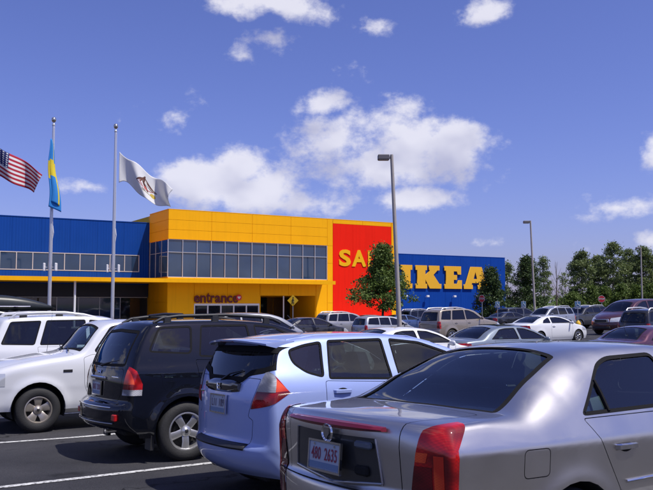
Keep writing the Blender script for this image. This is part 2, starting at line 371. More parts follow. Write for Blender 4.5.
# upper glazing: 12 bays, two rows, wrapping the corner
wb = empty('window_band', (0,0,0)); wb.parent = ST
def pane(x0,x1,z0,z1,y,m=M_wgl,parent=wb,name='pane',t=.03):
    a = random.uniform(-.010,.010)
    mb = MB(); mb.add([(x0,y+a,z0),(x1,y-a,z0),(x1,y-a,z1),(x0,y+a,z1),(x0,y+t,z0),(x1,y+t,z0),(x1,y+t,z1),(x0,y+t,z1)],[(0,1,2,3),(4,7,6,5),(0,4,5,1),(1,5,6,2),(2,6,7,3),(3,7,4,0)])
    return mb.build(name, m, parent)
random.seed(3)
W = 20.07/12
for i in range(12):
    pane(i*W+.03+(.05 if i == 0 else 0),(i+1)*W-.03,5.36,8.02,.12); pane(i*W+.03+(.05 if i == 0 else 0),(i+1)*W-.03,8.07,9.4,.12)
for i in range(13):
    MB().box(i*W-.03,i*W+.03,.0,.16,5.33,9.44).build('mullion', M_frame, wb)
MB().box(.031,20.1,.02,.155,8.02,8.07).build('transom', M_frame, wb); MB().box(.031,20.1,.02,.158,5.28,5.36).box(.031,20.1,.02,.158,9.4,9.45).build('head_and_sill', M_frame, wb)
for j in range(3):
    y0, y1 = .2+j*2.0, .2+(j+1)*2.0-.06
    for z0, z1 in ((5.36,8.02),(8.07,9.4)): MB().box(.02,.05,y0,y1,z0,z1).build('pane', M_wgl, wb)
    MB().box(-.02,.055,y1,y1+.06,5.33,9.44).build('mullion', M_frame, wb)
MB().box(-.015,.053,.17,6.2,8.02,8.07).build('transom', M_frame, wb)
# red banner
rb = MB(); 
for i in range(3): panel(20.9+i*2.9,20.9+(i+1)*2.9,.3,12.2,-.012,M_red,ST,'red_banner_panel',.06,.004)
def text_at(parent, name, s, size, x, y, z, m, ext=.05, off=.0, wscale=1, hscale=1):
    me = textmesh(name, s, size, ext, off); o = link(name, me, parent, m)
    o.location = (x, y, z); o.rotation_euler = (R(90),0,0); o.scale = (wscale, hscale, 1); return o
def letter_fit(parent, ch, x0, x1, z0, z1, y, m, ext=.05, off=.03):
    me = textmesh('letter', ch, 1, ext, off); c = np.array([v.co[:] for v in me.vertices]); a, b = c.min(0), c.max(0)
    o = link('letter', me, parent, m); sx = (x1-x0)/(b[0]-a[0]); sz = (z1-z0)/(b[1]-a[1])
    for v in me.vertices: v.co = ((v.co.x-a[0])*sx, (v.co.y-a[1])*sz, v.co.z)
    o.location = (x0, y, z0); o.rotation_euler = (R(90),0,0); return o
sgn = empty('sale_lettering'); sgn.parent = ST
for ch, a, b in (('S',21.75,23.45),('A',23.6,25.75),('L',26.0,27.2),('E',27.45,28.8)): letter_fit(sgn, ch, a, b, 7.0, 9.06, -.06, M_gold, .025, .035)
# right wing
rw = pbox('right_wing_wall', M_blue, 30.3, 49.0, .06, 30, 0, 8.72)
for i in range(7):
    a = 30.31+i*18.7/7; panel(a, a+18.7/7, 0, 8.75, -.01, M_blue, rw, 'cladding_panel', .07, .006)
pbox('coping', M_blue, 30.3, 49.03, -.03, .4, 8.76, 8.84)
def poly_letter(parent, splines, x0, z0, sc, wsc, y, m, depth=.10):
    cu = bpy.data.curves.new('letter', 'CURVE'); cu.dimensions = '2D'; cu.fill_mode = 'BOTH'; cu.extrude = depth/2; cu.bevel_depth = .012
    for P in splines:
        s = cu.splines.new('POLY'); s.points.add(len(P)-1); s.use_cyclic_u = True
        for i, p in enumerate(P): s.points[i].co = (p[0]*sc*wsc, p[1]*sc, 0, 1)
    ob = bpy.data.objects.new('tmp', cu); COL.objects.link(ob)
    me = bpy.data.meshes.new_from_object(ob.evaluated_get(bpy.context.evaluated_depsgraph_get())); bpy.data.objects.remove(ob)
    o = link('letter', me, parent, m); o.location = (x0, y, z0); o.rotation_euler = (R(90),0,0); return o
LI = [(0,0),(.62,0),(.62,.2),(.52,.2),(.52,.8),(.62,.8),(.62,1),(0,1),(0,.8),(.1,.8),(.1,.2),(0,.2)]
LK = [(0,0),(.62,0),(.62,.2),(.53,.2),(.53,.40),(.78,0),(1.42,0),(1.42,.2),(1.31,.2),(.98,.60),(1.2,.8),(1.32,.8),(1.32,1),(.74,1),(.74,.82),(.80,.80),(.53,.57),(.53,.8),(.62,.8),(.62,1),(0,1),(0,.8),(.09,.8),(.09,.2),(0,.2)]
LE = [(0,0),(1.0,0),(1.0,.38),(.80,.38),(.74,.22),(.53,.22),(.53,.40),(.72,.40),(.72,.61),(.53,.61),(.53,.78),(.72,.78),(.77,.64),(.96,.64),(.96,1),(0,1),(0,.8),(.09,.8),(.09,.2),(0,.2)]
LA = [(0,0),(.50,0),(.50,.18),(.43,.18),(.46,.27),(.86,.27),(.89,.18),(.80,.18),(.80,0),(1.42,0),(1.42,.2),(1.32,.2),(1.02,1),(.40,1),(.10,.2),(0,.2)]
LAh = [(.55,.45),(.66,.78),(.77,.45)]
bs = empty('blue_wing_lettering'); bs.parent = ST
for sp, x0, x1, w in (([LI],30.95,32.75,.62),([LK],33.3,37.5,1.42),([LE],38.05,41.0,1.0),([LA,LAh],41.35,45.75,1.42)):
    poly_letter(bs, sp, x0, 4.40, 2.98, (x1-x0)/(w*2.98), -.16, M_lety)
for x in (31.5, 35, 39.5, 43.5):      # small flood lamps on the wall under the letters
    MB().tube([(x,-.05,3.3),(x,-.45,3.35)],.03,6).rbox(x-.2,x+.2,-.65,-.4,3.25,3.5,.03).build('wall_lamp', M_white, ST)
# left wing (set back)
lw = pbox('left_wing_wall', M_blue, -45, 0, 6.48, 30, 4.6, 11.62)
for i in range(15):
    a = -45+i*3
    if True:
        panel(a,a+3,7.98,11.68,6.42,M_blue,lw,t=.06,g=.005); panel(a,a+3,4.7,6.02,6.42,M_blue,lw,t=.06,g=.005)
panel(-1.14,0,6.02,7.98,6.42,M_blue,lw,t=.055,g=.001)
pbox('coping', M_blue, -45, -.03, 6.38, 6.8, 11.69, 11.78)
lb = empty('left_window_band'); lb.parent = ST
n = 26; w = 1.66
for i in range(n):
    x1 = -1.2-i*w; pane(x1-w+.035, x1-.035, 6.12, 7.88, 6.44, M_wgl, lb)
    MB().box(x1-.04, x1+.04, 6.38, 6.47, 6.06, 7.94).build('mullion', M_frame, lb)
MB().box(-44.4,-1.16,6.385,6.475,6.03,6.11).box(-44.4,-1.16,6.385,6.475,7.89,7.97).build('head_and_sill', M_frame, lb)
# shopfront below the canopy
sf = empty('shopfront'); sf.parent = ST
pbox('shopfront_wall', M_dark, -45, 0, 6.9, 7.1, 0, 4.6)
for i in range(19):
    x0 = -45+i*2.32
    pane(x0+.03, x0+2.29, .2, 3.05, 6.55, M_dgl if not 14 < i < 18 else M_wgl, sf); MB().box(x0-.03,x0+.03,6.5,6.6,0,3.1).build('mullion', M_frame if 14 < i < 19 else M_dgl, sf)
MB().box(-45,-.1,6.49,6.61,3.1,3.16).build('head_rail', M_frame, sf)
pbox('shopfront_bulkhead', mat('bulkhead',(.02,.025,.05),.6), -45, -.05, 6.5, 6.88, 3.17, 4.62)
# canopy
cn = MB().rbox(-45,19.4,-3,-.03,4.70,5.04,.03).rbox(-45,-.03,-.028,6.36,4.72,5.0,.03).build('canopy', M_yel, ST)
MB().box(-45,19.42,-3.05,-3.003,4.66,5.07).build('canopy_fascia', M_yel, ST)
for x in (-10.37,-26.0,-38.0): 
    MB().lathe([(.2,0),(.2,.1),(.11,.12),(.11,4.7)],14,c=(x,-2.3,0)).build('canopy_post', M_white, ST, 40)
# sliding doors and the lobby recess
dr = empty('entrance_door'); dr.parent = ST
xs = np.linspace(3.15,11.0,6)
for i in range(5):
    pane(xs[i]+.07, xs[i+1]-.07, .12, 2.2, .2, M_dgl, dr); 
for x in xs: MB().box(x-.06,x+.06,.08,.3,0,2.36).build('door_frame', M_white, dr)
MB().box(3.1,11.05,.07,.3,2.22,2.44).build('door_header', M_white, dr)
rc = MB().box(11.12,11.2,.08,6.6,0,3.36).build('recess_wall', M_yel, ST); MB().box(18.46,18.54,.08,6.6,0,3.36).build('recess_wall', M_yel, ST)
for i in range(3): pane(11.3+i*2.4,11.3+(i+1)*2.4-.1,.1,3.2,6.4,M_dgl,dr)
MB().rbox(14.2,14.32,.15,.3,0,3.34,.02).build('recess_post', M_white, ST)
# entrance sign
es = empty('entrance_lettering'); es.parent = ST
x = 3.0
for ch in 'entranc':
    lw_ = {'t':.42,'r':.46,'c':.62}.get(ch,.66); h = {'t':1.12}.get(ch,.82)
    letter_fit(es, ch, x, x+lw_, 2.52, 2.52+h, -.14, M_dred, .05, .02); x += lw_+.07
letter_fit(es, 'e', x, x+.62, 2.52, 3.34, -.14, M_dred, .05, .02)
bd = MB().lathe([(0,0),(.30,0),(.34,.02),(.34,.06),(0,.06)],24,'y',(x+.72,-.24,3.12)).build('badge', mat('badge_red',(.62,.02,.03),.4), es)
hp = [(0.42*16*math.sin(t)**3/16*.55, (13*math.cos(t)-5*math.cos(2*t)-2*math.cos(3*t)-math.cos(4*t))/16*.22) for t in np.linspace(0,2*math.pi,25)[:-1]]
MB().prism([(x+.72+a*.85,3.12+b*.85) for a,b in hp],-.252,-.241).build('badge_heart', M_white, es)
# pavement in front of the store
tag(MB().box(-45,60,-5.2,-.001,-.25,.14).build('pavement', M_conc, None), kind='structure')
pv = bpy.data.objects['pavement']; pv.location = ST.location; pv.rotation_euler = ST.rotation_euler
STM = Matrix.Translation(ST.location) @ Matrix.Rotation(R(30.7),4,'Z')
M_yp = mat('yellow_paint', (.75,.45,.02), .45, var=.1)
def on_store(x,y,z=0): return STM @ Vector((x,y,z))
for i, (x, y) in enumerate(((19.6,-3.9),)):
    e = empty('bollard', on_store(x,y,.14), 0, 'yellow bollard with white cap on the pavement by the red banner wall', 'bollard')
    MB().lathe([(.12,0),(.12,1.0),(0,1.0)],16).build('post', M_yp, e, 40); MB().lathe([(.13,.96),(.13,1.05),(.09,1.12),(0,1.14)],16).build('cap', M_white, e, 40)

# ------------------------------------------------------------------ flagpoles and flags
M_alu = mat('aluminium', (.62,.62,.64), .35, .6)
M_ball = mat('ball_metal', (.55,.52,.45), .2, .9)
def flagpole(x, y, h, label):
    e = empty('flagpole', (x,y,gz(y,x)), 0, label, 'flagpole', 'flagpoles in front of the store')
    MB().lathe([(.30,0),(.30,.06),(.18,.12),(.13,.3)],18).build('base_collar', M_alu, e, 40)
    MB().lathe([(.125,.1),(.12,h*.4),(.085,h-.35),(.075,h-.3)],16).build('shaft', M_alu, e, 40)
    MB().lathe([(.1,h-.32),(.11,h-.24),(.06,h-.18),(.05,h-.08)],14).build('truck', M_alu, e, 40)
    MB().lathe([(0,h-.1),(.09,h-.07),(.15,h+.04),(.165,h+.12),(.12,h+.25),(0,h+.3)],18).build('finial_ball', M_ball, e, 60)
    hb = 4.72
    for s in (-1, 1):
        MB().tube([(0,0,hb),(s*.42,-.02,hb)],.03,6).build('lamp_arm', M_alu, e)
        MB().rbox(s*.40-.055,s*.40+.055,-.16,.16,hb-.26,hb+.30,.03).build('flood_lamp', M_white, e)
    MB().tube([(.13,-.1,1.3),(.14,-.11,h*.5),(.1,-.08,h-.4)],.012,5).build('halyard', M_white, e)
    MB().tube([(.12,-.12,1.35),(.12,-.2,1.35)],.02,6).tube([(.12,-.2,1.25),(.12,-.2,1.45)],.018,6).build('cleat', M_alu, e)
    MB().tube([(.11,-.05,6.6),(.2,-.08,7.1),(.12,-.03,7.6)],.022,5).build('rope_loop', M_white, e)
    return e
D1, D2, D0 = 55.0, 57.0, 53.0
fx = lambda px, d: (px-326.5)/800*d
flagpole(fx(50.0,D1), D1, 14.9, 'white flagpole flying a limp blue and yellow flag')
flagpole(fx(113.0,D2), D2, 14.9, 'white flagpole flying the white flag with an eagle emblem')
flagpole(fx(-18,D0), D0, 14.9, 'white flagpole flying the striped red and white flag')
def flag(name, label, fn, nu, nv, m):
    mb = MB(); V = [fn(i/nu, j/nv) for j in range(nv+1) for i in range(nu+1)]
    mb.add(V, [(j*(nu+1)+i, j*(nu+1)+i+1, (j+1)*(nu+1)+i+1, (j+1)*(nu+1)+i) for j in range(nv) for i in range(nu)])
    me = bpy.data.meshes.new(name); me.from_pydata(mb.v, [], mb.f)
    uv = me.uv_layers.new(name='UVMap')
    for p in me.polygons:
        p.use_smooth = True
        for li in p.loop_indices:
            vi = me.loops[li].vertex_index; uv.data[li].uv = ((vi%(nu+1))/nu, (vi//(nu+1))/nv)
    o = link(name, me, None, m); md = o.modifiers.new('thickness','SOLIDIFY'); md.thickness = .012
    return tag(o, label, 'flag', 'flags on the flagpoles')
def cloth(name, colfn):
    m = mat(name, (.8,.8,.8), .8); k = NT(m); u, v = k.uv(); c = colfn(k, u, v)
    b = m.node_tree.nodes['Principled BSDF']
    if not isinstance(c, tuple): m.node_tree.links.new(c, b.inputs['Base Color'])
    # thin cloth lets some light through
    nt = m.node_tree; tr = nt.nodes.new('ShaderNodeBsdfTranslucent'); mx = nt.nodes.new('ShaderNodeMixShader'); mx.inputs[0].default_value = .35
    if not isinstance(c, tuple): nt.links.new(c, tr.inputs[0])
    out = nt.nodes['Material Output']; nt.links.new(b.outputs[0], mx.inputs[1]); nt.links.new(tr.outputs[0], mx.inputs[2]); nt.links.new(mx.outputs[0], out.inputs[0])
    return m
def col_stripes(k, u, v):
    st = k.m('MODULO', k.m('FLOOR', k.m('MULTIPLY', v, 12.999)), 2)
    c = k.mix(st, (.50,.02,.05), (.82,.82,.82))
    canton = k.m('MULTIPLY', k.m('LESS_THAN', u, .4), k.m('GREATER_THAN', v, 6/13))
    gu = k.m('SUBTRACT', k.m('FRACT', k.m('MULTIPLY', u, 15)), .5); gv = k.m('SUBTRACT', k.m('FRACT', k.m('MULTIPLY', v, 13)), .5)
    dot = k.m('LESS_THAN', k.m('ADD', k.m('MULTIPLY', gu, gu), k.m('MULTIPLY', gv, gv)), .07)
    return k.mix(canton, c, k.mix(dot, (.02,.03,.16), (.8,.8,.8)))
def col_cross(k, u, v):
    a = k.m('LESS_THAN', k.m('ABSOLUTE', k.m('SUBTRACT', u, .37)), .085); b = k.m('LESS_THAN', k.m('ABSOLUTE', k.m('SUBTRACT', v, .55)), .13)
    return k.mix(k.m('MAXIMUM', a, b), (.04,.33,.80), (.90,.74,.05))
def col_eagle(k, u, v):
    c = k.mix(k.ell(u,v,.68,.32,.055,.09), (.84,.84,.83), (.74,.55,.10))                 # rising sun disc
    B1, B2 = (.13,.05,.04), (.20,.09,.06)
    for (cu, cv, ru, rv, an, colr) in ((.53,.46,.035,.15,.35,B1),(.44,.60,.022,.17,-.55,B1),(.47,.64,.018,.17,-.25,B2),(.50,.68,.016,.14,.0,B1),(.60,.64,.022,.17,.75,B1),(.635,.58,.018,.16,.95,B2),(.655,.51,.016,.13,1.15,B1),
                                        (.535,.63,.022,.04,.2,(.75,.70,.62)),(.45,.44,.012,.10,.5,(.45,.05,.06)),(.42,.40,.010,.09,.9,(.45,.05,.06)),(.60,.42,.012,.12,-.9,(.45,.06,.07)),(.535,.40,.030,.055,0,(.62,.16,.14)),(.56,.27,.12,.015,.25,(.30,.26,.12)),(.50,.30,.04,.025,.1,(.30,.25,.22))):
        c = k.mix(k.ell(u,v,cu,cv,ru,rv,an), c, colr)
    return c
W_US, W_SE, W_IL = cloth('striped_flag_cloth', col_stripes), cloth('cross_flag_cloth', col_cross), cloth('eagle_flag_cloth', col_eagle)
sx = Vector((.985,.17,0)); sn = Vector((-.17,.985,0))
def f_us(u, v):
    p = Vector((fx(-18,D0)+.1, D0-.05, gz(D0)+12.0)); L = 3.72*u*(1-.16*(1-v)*u)
    return p + sx*L*.98 + Vector((0,0,(v-.5)*2.2*(1-.40*u) -1.72*u**1.15 + .10*math.sin(u*9+v*2))) + sn*(.42*math.sin(u*9.5+v*2.1)*u**.6)
def f_se(u, v):
    p = Vector((fx(50.0,D1), D1-.34, gz(D1)+9.15)); z = v*4.35; q = 1-v
    w = .16+.62*q**.8; a = u*2*math.pi*1.7
    return p + Vector((-.13+w*(.5-.5*math.cos(a*.85))*(.75+.25*u)+.07*math.sin(v*8)+.10*q, -.16*math.sin(a)*(.4+q)-.05*u, z-.55*u*q+.10*math.sin(a)))
def f_il(u, v):
    p = Vector((fx(116.2,D2)+.08, D2-.05, gz(D2)+11.95)); L = 3.95*u
    drop = -1.95*u -.30*u*u + .34*math.sin(u*7.5+.4)*(1-v)*.9
    return p + sx*(L*(.98-.07*math.sin(v*3)-.05*(1-v))) + Vector((0,0,(v-.5)*2.35*(1-.12*math.sin(u*3.1))*(1-.28*u) + drop + .09*math.sin(u*14+v*3))) + sn*(.50*math.sin(u*9+v*2.6)*u**.7+.12*math.sin(u*21+v*6)*u)
flag('striped_flag', 'red and white striped flag with blue canton waving on its flagpole', f_us, 60, 26, W_US)
flag('cross_flag', 'blue flag with yellow cross hanging limp against its flagpole', f_se, 26, 40, W_SE)
flag('eagle_flag', 'white flag with a brown eagle emblem waving on its flagpole', f_il, 60, 26, W_IL)

# ------------------------------------------------------------------ lamp posts
M_pole = mat('pole_bronze', (.40,.36,.32), .5, .15, var=.15, vscale=3)
M_head = mat('lamp_head', (.16,.15,.15), .45, .3)
M_lens = mat('lamp_lens', (.55,.57,.6), .2)
def lamp_post(x, y, h, label, lean=0.0, heads=(-1,), s=1.0, az=0):
    e = empty('lamp_post', (x,y,gz(y,x)), R(az), label, 'lamp post', 'parking lot lamp posts'); t = lambda z: lean*z
    MB().lathe([(.34,0),(.34,.75),(.30,.8),(0,.8)],20).build('concrete_base', M_conc, e, 40)
    MB().tube([(t(.75),0,.75),(t(h*.5),0,h*.5),(t(h),0,h)],[.125*s,.105*s,.085*s],12).build('pole', M_pole, e, 40)
    for d in heads:
        MB().box(min(t(h),t(h)+d*.35),max(t(h),t(h)+d*.35),-.05,.05,h-.22,h-.1).build('arm', M_head, e)
        hd = MB().rbox(min(t(h)+d*.12,t(h)+d*.72),max(t(h)+d*.12,t(h)+d*.72),-.24,.24,h-.28,h-.02,.03).build('lamp_head', M_head, e)
        MB().box(min(t(h)+d*.17,t(h)+d*.67),max(t(h)+d*.17,t(h)+d*.67),-.19,.19,h-.292,h-.281).build('lens', M_lens, hd)
    return e
lamp_post(fx(400,41),41,9.85,'tall bronze lamp post with box head before the blue wing',-.040)
lamp_post(fx(534.5,82),82,10.6,'slim lamp post rising behind the dark trees right of the blue wing',-.03)
lamp_post(fx(641.5,118),118,10.2,'distant lamp post in front of the tall tree row',0)
# ------------------------------------------------------------------ trees
def leaf_mat(name, c1, c2, trans=.25):
    m = bpy.data.materials.new(name); m.use_nodes = True; nt = m.node_tree; b = nt.nodes['Principled BSDF']
    g = nt.nodes.new('ShaderNodeNewGeometry'); x = nt.nodes.new('ShaderNodeMix'); x.data_type = 'RGBA'
    x.inputs[6].default_value = (*c1,1); x.inputs[7].default_value = (*c2,1)
    nt.links.new(g.outputs['Random Per Island'], x.inputs[0]); nt.links.new(x.outputs[2], b.inputs['Base Color'])
    b.inputs['Roughness'].default_value = .55; b.inputs['Specular IOR Level'].default_value = .3
    t = nt.nodes.new('ShaderNodeBsdfTranslucent'); nt.links.new(x.outputs[2], t.inputs[0]); mx = nt.nodes.new('ShaderNodeMixShader'); mx.inputs[0].default_value = trans
    nt.links.new(b.outputs[0], mx.inputs[1]); nt.links.new(t.outputs[0], mx.inputs[2]); nt.links.new(mx.outputs[0], nt.nodes['Material Output'].inputs[0])
    return m
L_mid = leaf_mat('leaf_green', (.055,.10,.018), (.16,.22,.045))
L_dark = leaf_mat('leaf_dark', (.030,.060,.018), (.085,.13,.038))
L_pale = leaf_mat('leaf_pale', (.10,.14,.045), (.20,.245,.085))
M_bark = mat('bark', (.13,.10,.075), .9, var=.3, vscale=8, bump=.5, bscale=30)
M_mulch = mat('mulch', (.09,.055,.03), .95, var=.4, vscale=6, bump=.5, bscale=25)
def leaves(pts, size, rng, flat=.0):
    n = len(pts); d1 = rng.normal(size=(n,3)); d1 /= np.linalg.norm(d1,axis=1)[:,None]; d2 = rng.normal(size=(n,3)); d2 -= d1*(d1*d2).sum(1)[:,None]; d2 /= np.linalg.norm(d2,axis=1)[:,None]
    s = size*rng.uniform(.6,1.35,n)[:,None]
    V = np.stack([pts-d1*s*.5, pts+d2*s*.3, pts+d1*s*.5, pts-d2*s*.3],1).reshape(-1,3)
    me = bpy.data.meshes.new('crown'); me.vertices.add(4*n); me.vertices.foreach_set('co', V.ravel())
    me.loops.add(4*n); me.loops.foreach_set('vertex_index', np.arange(4*n)); me.polygons.add(n)
    me.polygons.foreach_set('loop_start', np.arange(0,4*n,4)); me.polygons.foreach_set('loop_total', np.full(n,4)); me.update(calc_edges=True); me.validate(); return me
def tree(name, label, x, y, h, rad, prof, z0, lm, seed, nclump=70, nleaf=90, lsize=.16, csize=.35, trunk_r=.12, limbs=12, lean=0, group=None, gap=.0):
    rng = np.random.default_rng(seed)
    e = empty(name, (x,y,gz(y,x)), rng.uniform(0,6.28), label, 'tree', group)
    tb = MB(); top = h*.93
    path = [(0,0,-.05)]+[(lean*t*h+rng.normal()*.04*h*t*.3, rng.normal()*.04*h*t*.3, top*t) for t in (.15,.35,.55,.75,1)]
    tb.tube(path, [trunk_r*1.35, trunk_r, trunk_r*.85, trunk_r*.62, trunk_r*.4, trunk_r*.12], 8)
    cent = []
    pr = np.array(prof)           # (height fraction, radius fraction)
    def rr(z): return rad*np.interp((z-z0)/(h-z0), pr[:,0], pr[:,1])
    tip = []
    for i in range(limbs):
        z = z0+ (h-z0)*(i+.3)/limbs*.85; a = i*2.4+rng.uniform(-.4,.4); k = rr(min(h*.97,z+.12*h))*rng.uniform(.65,1.0)
        zb = max(z0*.75, z-.08*h); bx, by, _ = np.array([np.interp(zb,[p[2] for p in path],[p[c] for p in path]) for c in (0,1,2)])
        p3 = (bx+math.cos(a)*k, by+math.sin(a)*k, min(h*.97,z+.14*h)); p2 = (bx+math.cos(a)*k*.55, by+math.sin(a)*k*.55, z+.04*h)
        r0 = trunk_r*.42*(1-.6*i/limbs); tb.tube([(bx,by,zb),p2,p3],[r0,r0*.6,r0*.15],6)
        for q in range(3):
            a2 = a+rng.uniform(-.9,.9); l = k*.4; tb.tube([p2,(p2[0]+math.cos(a2)*l,p2[1]+math.sin(a2)*l,p2[2]+rng.uniform(.02,.10)*h)],[r0*.4,r0*.08],5)
        tip.append(p3)
    trunk = tb.build('trunk', M_bark, e, 60)
    if lm is None: return e
    while len(cent) < nclump:
        z = z0+(h-z0)*rng.uniform(0,1)**.9; a = rng.uniform(0,6.283); r = rr(z)*(rng.uniform(.0,1)**.5)*rng.uniform(.8,1.12)
        # lobed outline
        r *= 1+.22*math.sin(3*a+seed+z*2.2)+.12*math.sin(5*a-seed*2+z*4)
        cent.append((lean*z+math.cos(a)*r, math.sin(a)*r, z))
    cent = np.array(cent+tip)
    sz = csize*rng.uniform(.55,1.35,len(cent)); n = nleaf
    P = np.concatenate([c+rng.normal(size=(max(6,int(n*(s/csize)**2)),3))*np.array([s,s,s*.62])*.55 for c, s in zip(cent, sz)])
    P = P[P[:,2] > z0*.8]
    o = link('crown', leaves(P, lsize, rng), e, lm); o['kind'] = 'stuff'
    return e
ROUND = [(0,.55),(.12,.92),(.3,1),(.5,.86),(.7,.6),(.88,.32),(1,.06)]
CONE = [(0,.9),(.1,1),(.4,.76),(.7,.42),(.9,.18),(1,.03)]
COLM = [(0,.6),(.15,.95),(.4,1),(.65,.85),(.85,.5),(1,.1)]
tree('shade_tree','leafy young tree standing before the red banner wall',fx(382.5,65),65,6.95,2.28,[(0,.7),(.1,1),(.22,1),(.38,.72),(.55,.46),(.75,.30),(.9,.18),(1,.05)],1.85,L_mid,5,170,105,.19,.46,.11,14)
tree('evergreen_tree','dark bushy tree before the last letter of the blue wing',fx(491,84),84,5.8,2.05,CONE,.6,L_dark,8,130,95,.2,.42,.1,12)
tree('evergreen_tree','dark bushy tree just beyond the end of the blue wing',fx(527,88),88,7.0,2.6,CONE,.6,L_dark,12,150,95,.2,.45,.1,12)
tree('slender_tree','slender pale tree between the blue wing and the dark bushy tree',fx(507,118),118,8.2,1.1,COLM,2.0,L_pale,14,34,60,.24,.42,.08,10)
tree('slender_tree','loose slender tree behind the dark bushy tree',fx(544,116),116,8.6,1.25,COLM,2.2,L_pale,17,40,60,.24,.45,.09,12)
tree('bare_tree','thin leafless tree by the gap in the tree row',fx(556,112),112,8.2,1.1,COLM,2.0,None,23,limbs=16,trunk_r=.10)
tree('bare_tree','thin tree with a few leaves next to the leafless tree',fx(565,121),121,6.6,1.3,COLM,1.4,L_pale,29,14,30,.24,.4,.07,12)
for i, (px, top, wpx, d, lab) in enumerate(((582,252,19,128,'first pale tree of the tall row, next to the gap'),(598,256,15,134,'shorter pale tree second in the tall row'),(613,243,24,130,'tallest tree of the row, above the stop sign by the maroon van'),
        (629,249,18,136,'broad tree of the row behind the distant lamp post'),(644,247,20,131,'tree of the row standing right of the distant lamp post'),(660,250,22,133,'tree at the far end of the tall row'),(684,246,24,130,'last tree of the tall row beyond the parking lot'))):
    h = (303-top)/800*d*.95+2.3
    tree('poplar_tree', lab, fx(px,d), d, h, wpx/800*d*.80, COLM, 1.2, L_pale, 40+i, 150, 80, .27, .55, .13, 14, group='tall tree row beyond the parking lot')
SHL = ['small rounded shrub filling the gap in the tree row','shrub between the first and second trees of the tall row','shrub at the foot of the tallest tree of the row','shrub just left of the distant lamp post','shrub just right of the distant lamp post','shrub at the far end of the tall tree row','last shrub beyond the end of the tall tree row']
for i, (px, top, d) in enumerate(((572,297,118),(592,290,122),(604,291,124),(621,288,123),(636,290,125),(650,289,122),(668,290,124))):
    h = (303-top)/800*d+2.5
    tree('shrub', SHL[i], fx(px,d), d, h, 2.0, ROUND, .3, L_mid, 70+i, 60, 70, .26, .5, .05, 7, group='shrubs under the tree row')
# far wood along the horizon: one mass
rng = np.random.default_rng(99)
P = []
for i in range(420):
    x = rng.uniform(-260,420); y = 330+rng.uniform(-25,40); hh = 4+3.5*(.5+.5*math.sin(x*.06)+rng.uniform(-.4,.4))
    P.append(np.array([x,y,-.8])+rng.normal(size=(110,3))*np.array([3.2,3.0,.0])+np.column_stack([np.zeros(110),np.zeros(110),hh*rng.uniform(0,1,110)**.8]))
fw = link('far_wood', leaves(np.concatenate(P), 1.1, rng), None, L_mid); fw.data.name = 'far_wood'
tag(fw, 'distant line of woodland along the horizon', 'woodland', kind='stuff')

# ------------------------------------------------------------------ signs
M_sred = mat('sign_red', (.55,.012,.016), .4); M_sblue = mat('sign_blue', (.10,.24,.38), .4); M_syel = mat('sign_yellow', (.85,.50,.01), .4)
M_swh = mat('sign_white', (.55,.56,.55), .5); M_sblk = mat('sign_black', (.01,.01,.01), .5); M_gal = mat('galvanised', (.35,.36,.37), .45, .5)
def stop_sign(x, y, z, label, rot=-12):
    b = gz(y,x); e = empty('stop_sign', (x,y,b), R(rot), label, 'sign', 'stop signs'); z -= b
    MB().box(-.03,.03,.0,.04,0,z+.35).build('post', M_gal, e)
    o8 = lambda r: [(r*math.cos(R(22.5+45*i)), z+r*math.sin(R(22.5+45*i))) for i in range(8)]
    MB().prism(o8(.35),-.012,-.002).build('border', M_swh, e); MB().prism(o8(.32),-.018,-.013).build('panel', M_sred, e)
    text_at(e,'lettering','STOP',.23,0,-.021,z,M_swh,.002,.008)
stop_sign(fx(481.5,73),73,1.7+(303-298.7)/800*73,'red stop sign in front of the dark bushy trees', -48); stop_sign(fx(601,78),78,1.7+(303-299)/800*78,'red stop sign above the maroon van')
def access_sign(px, d, py, label, base=False, h=.46):
    x, y = fx(px,d), d; b = gz(y,x); z = 1.7+(303-py)/800*d-b
    e = empty('accessible_parking_sign', (x,y,b), R(-14), label, 'sign', 'accessible parking signs')
    MB().box(-.03,.03,0,.04,0,z+.3).build('post', M_gal, e)
    MB().prism([(-.17,z-h/2),(.17,z-h/2),(.17,z+h/2),(-.17,z+h/2)],-.012,-.002).build('panel', M_swh, e)
    MB().prism([(-.15,z-.14),(.15,z-.14),(.15,z+h/2-.02),(-.15,z+h/2-.02)],-.016,-.0125).build('blue_field', M_sblue, e)
    c = [(.085*math.cos(t),.085*math.sin(t)) for t in np.linspace(R(-30),R(-290),16)]
    mb = MB().tube([(a-.01,-.018,z-.03+b_) for a,b_ in c],.014,5); mb.lathe([(0,0),(.03,0),(.03,.004),(0,.004)],10,'y',(-.02,-.021,z+.18))
    mb.tube([(-.02,-.018,z+.14),(-.01,-.018,z+.04),(.07,-.018,z+.03),(.10,-.018,z-.08)],.018,5); mb.build('wheelchair_symbol', M_swh, e)
    if base:
        MB().lathe([(.16,0),(.16,.75),(.14,.86),(.06,.95),(.05,.98)],16).build('yellow_base', M_yp, e, 40)
access_sign(497,62,304.5,'blue and white parking sign beside the tan utility vehicle'); access_sign(523,58,304.5,'blue and white parking sign above the white coupe')
access_sign(577,49,305,'parking sign on a yellow bollard base in front of the white coupe',True); access_sign(623.5,56,303.5,'blue and white parking sign in front of the maroon van')
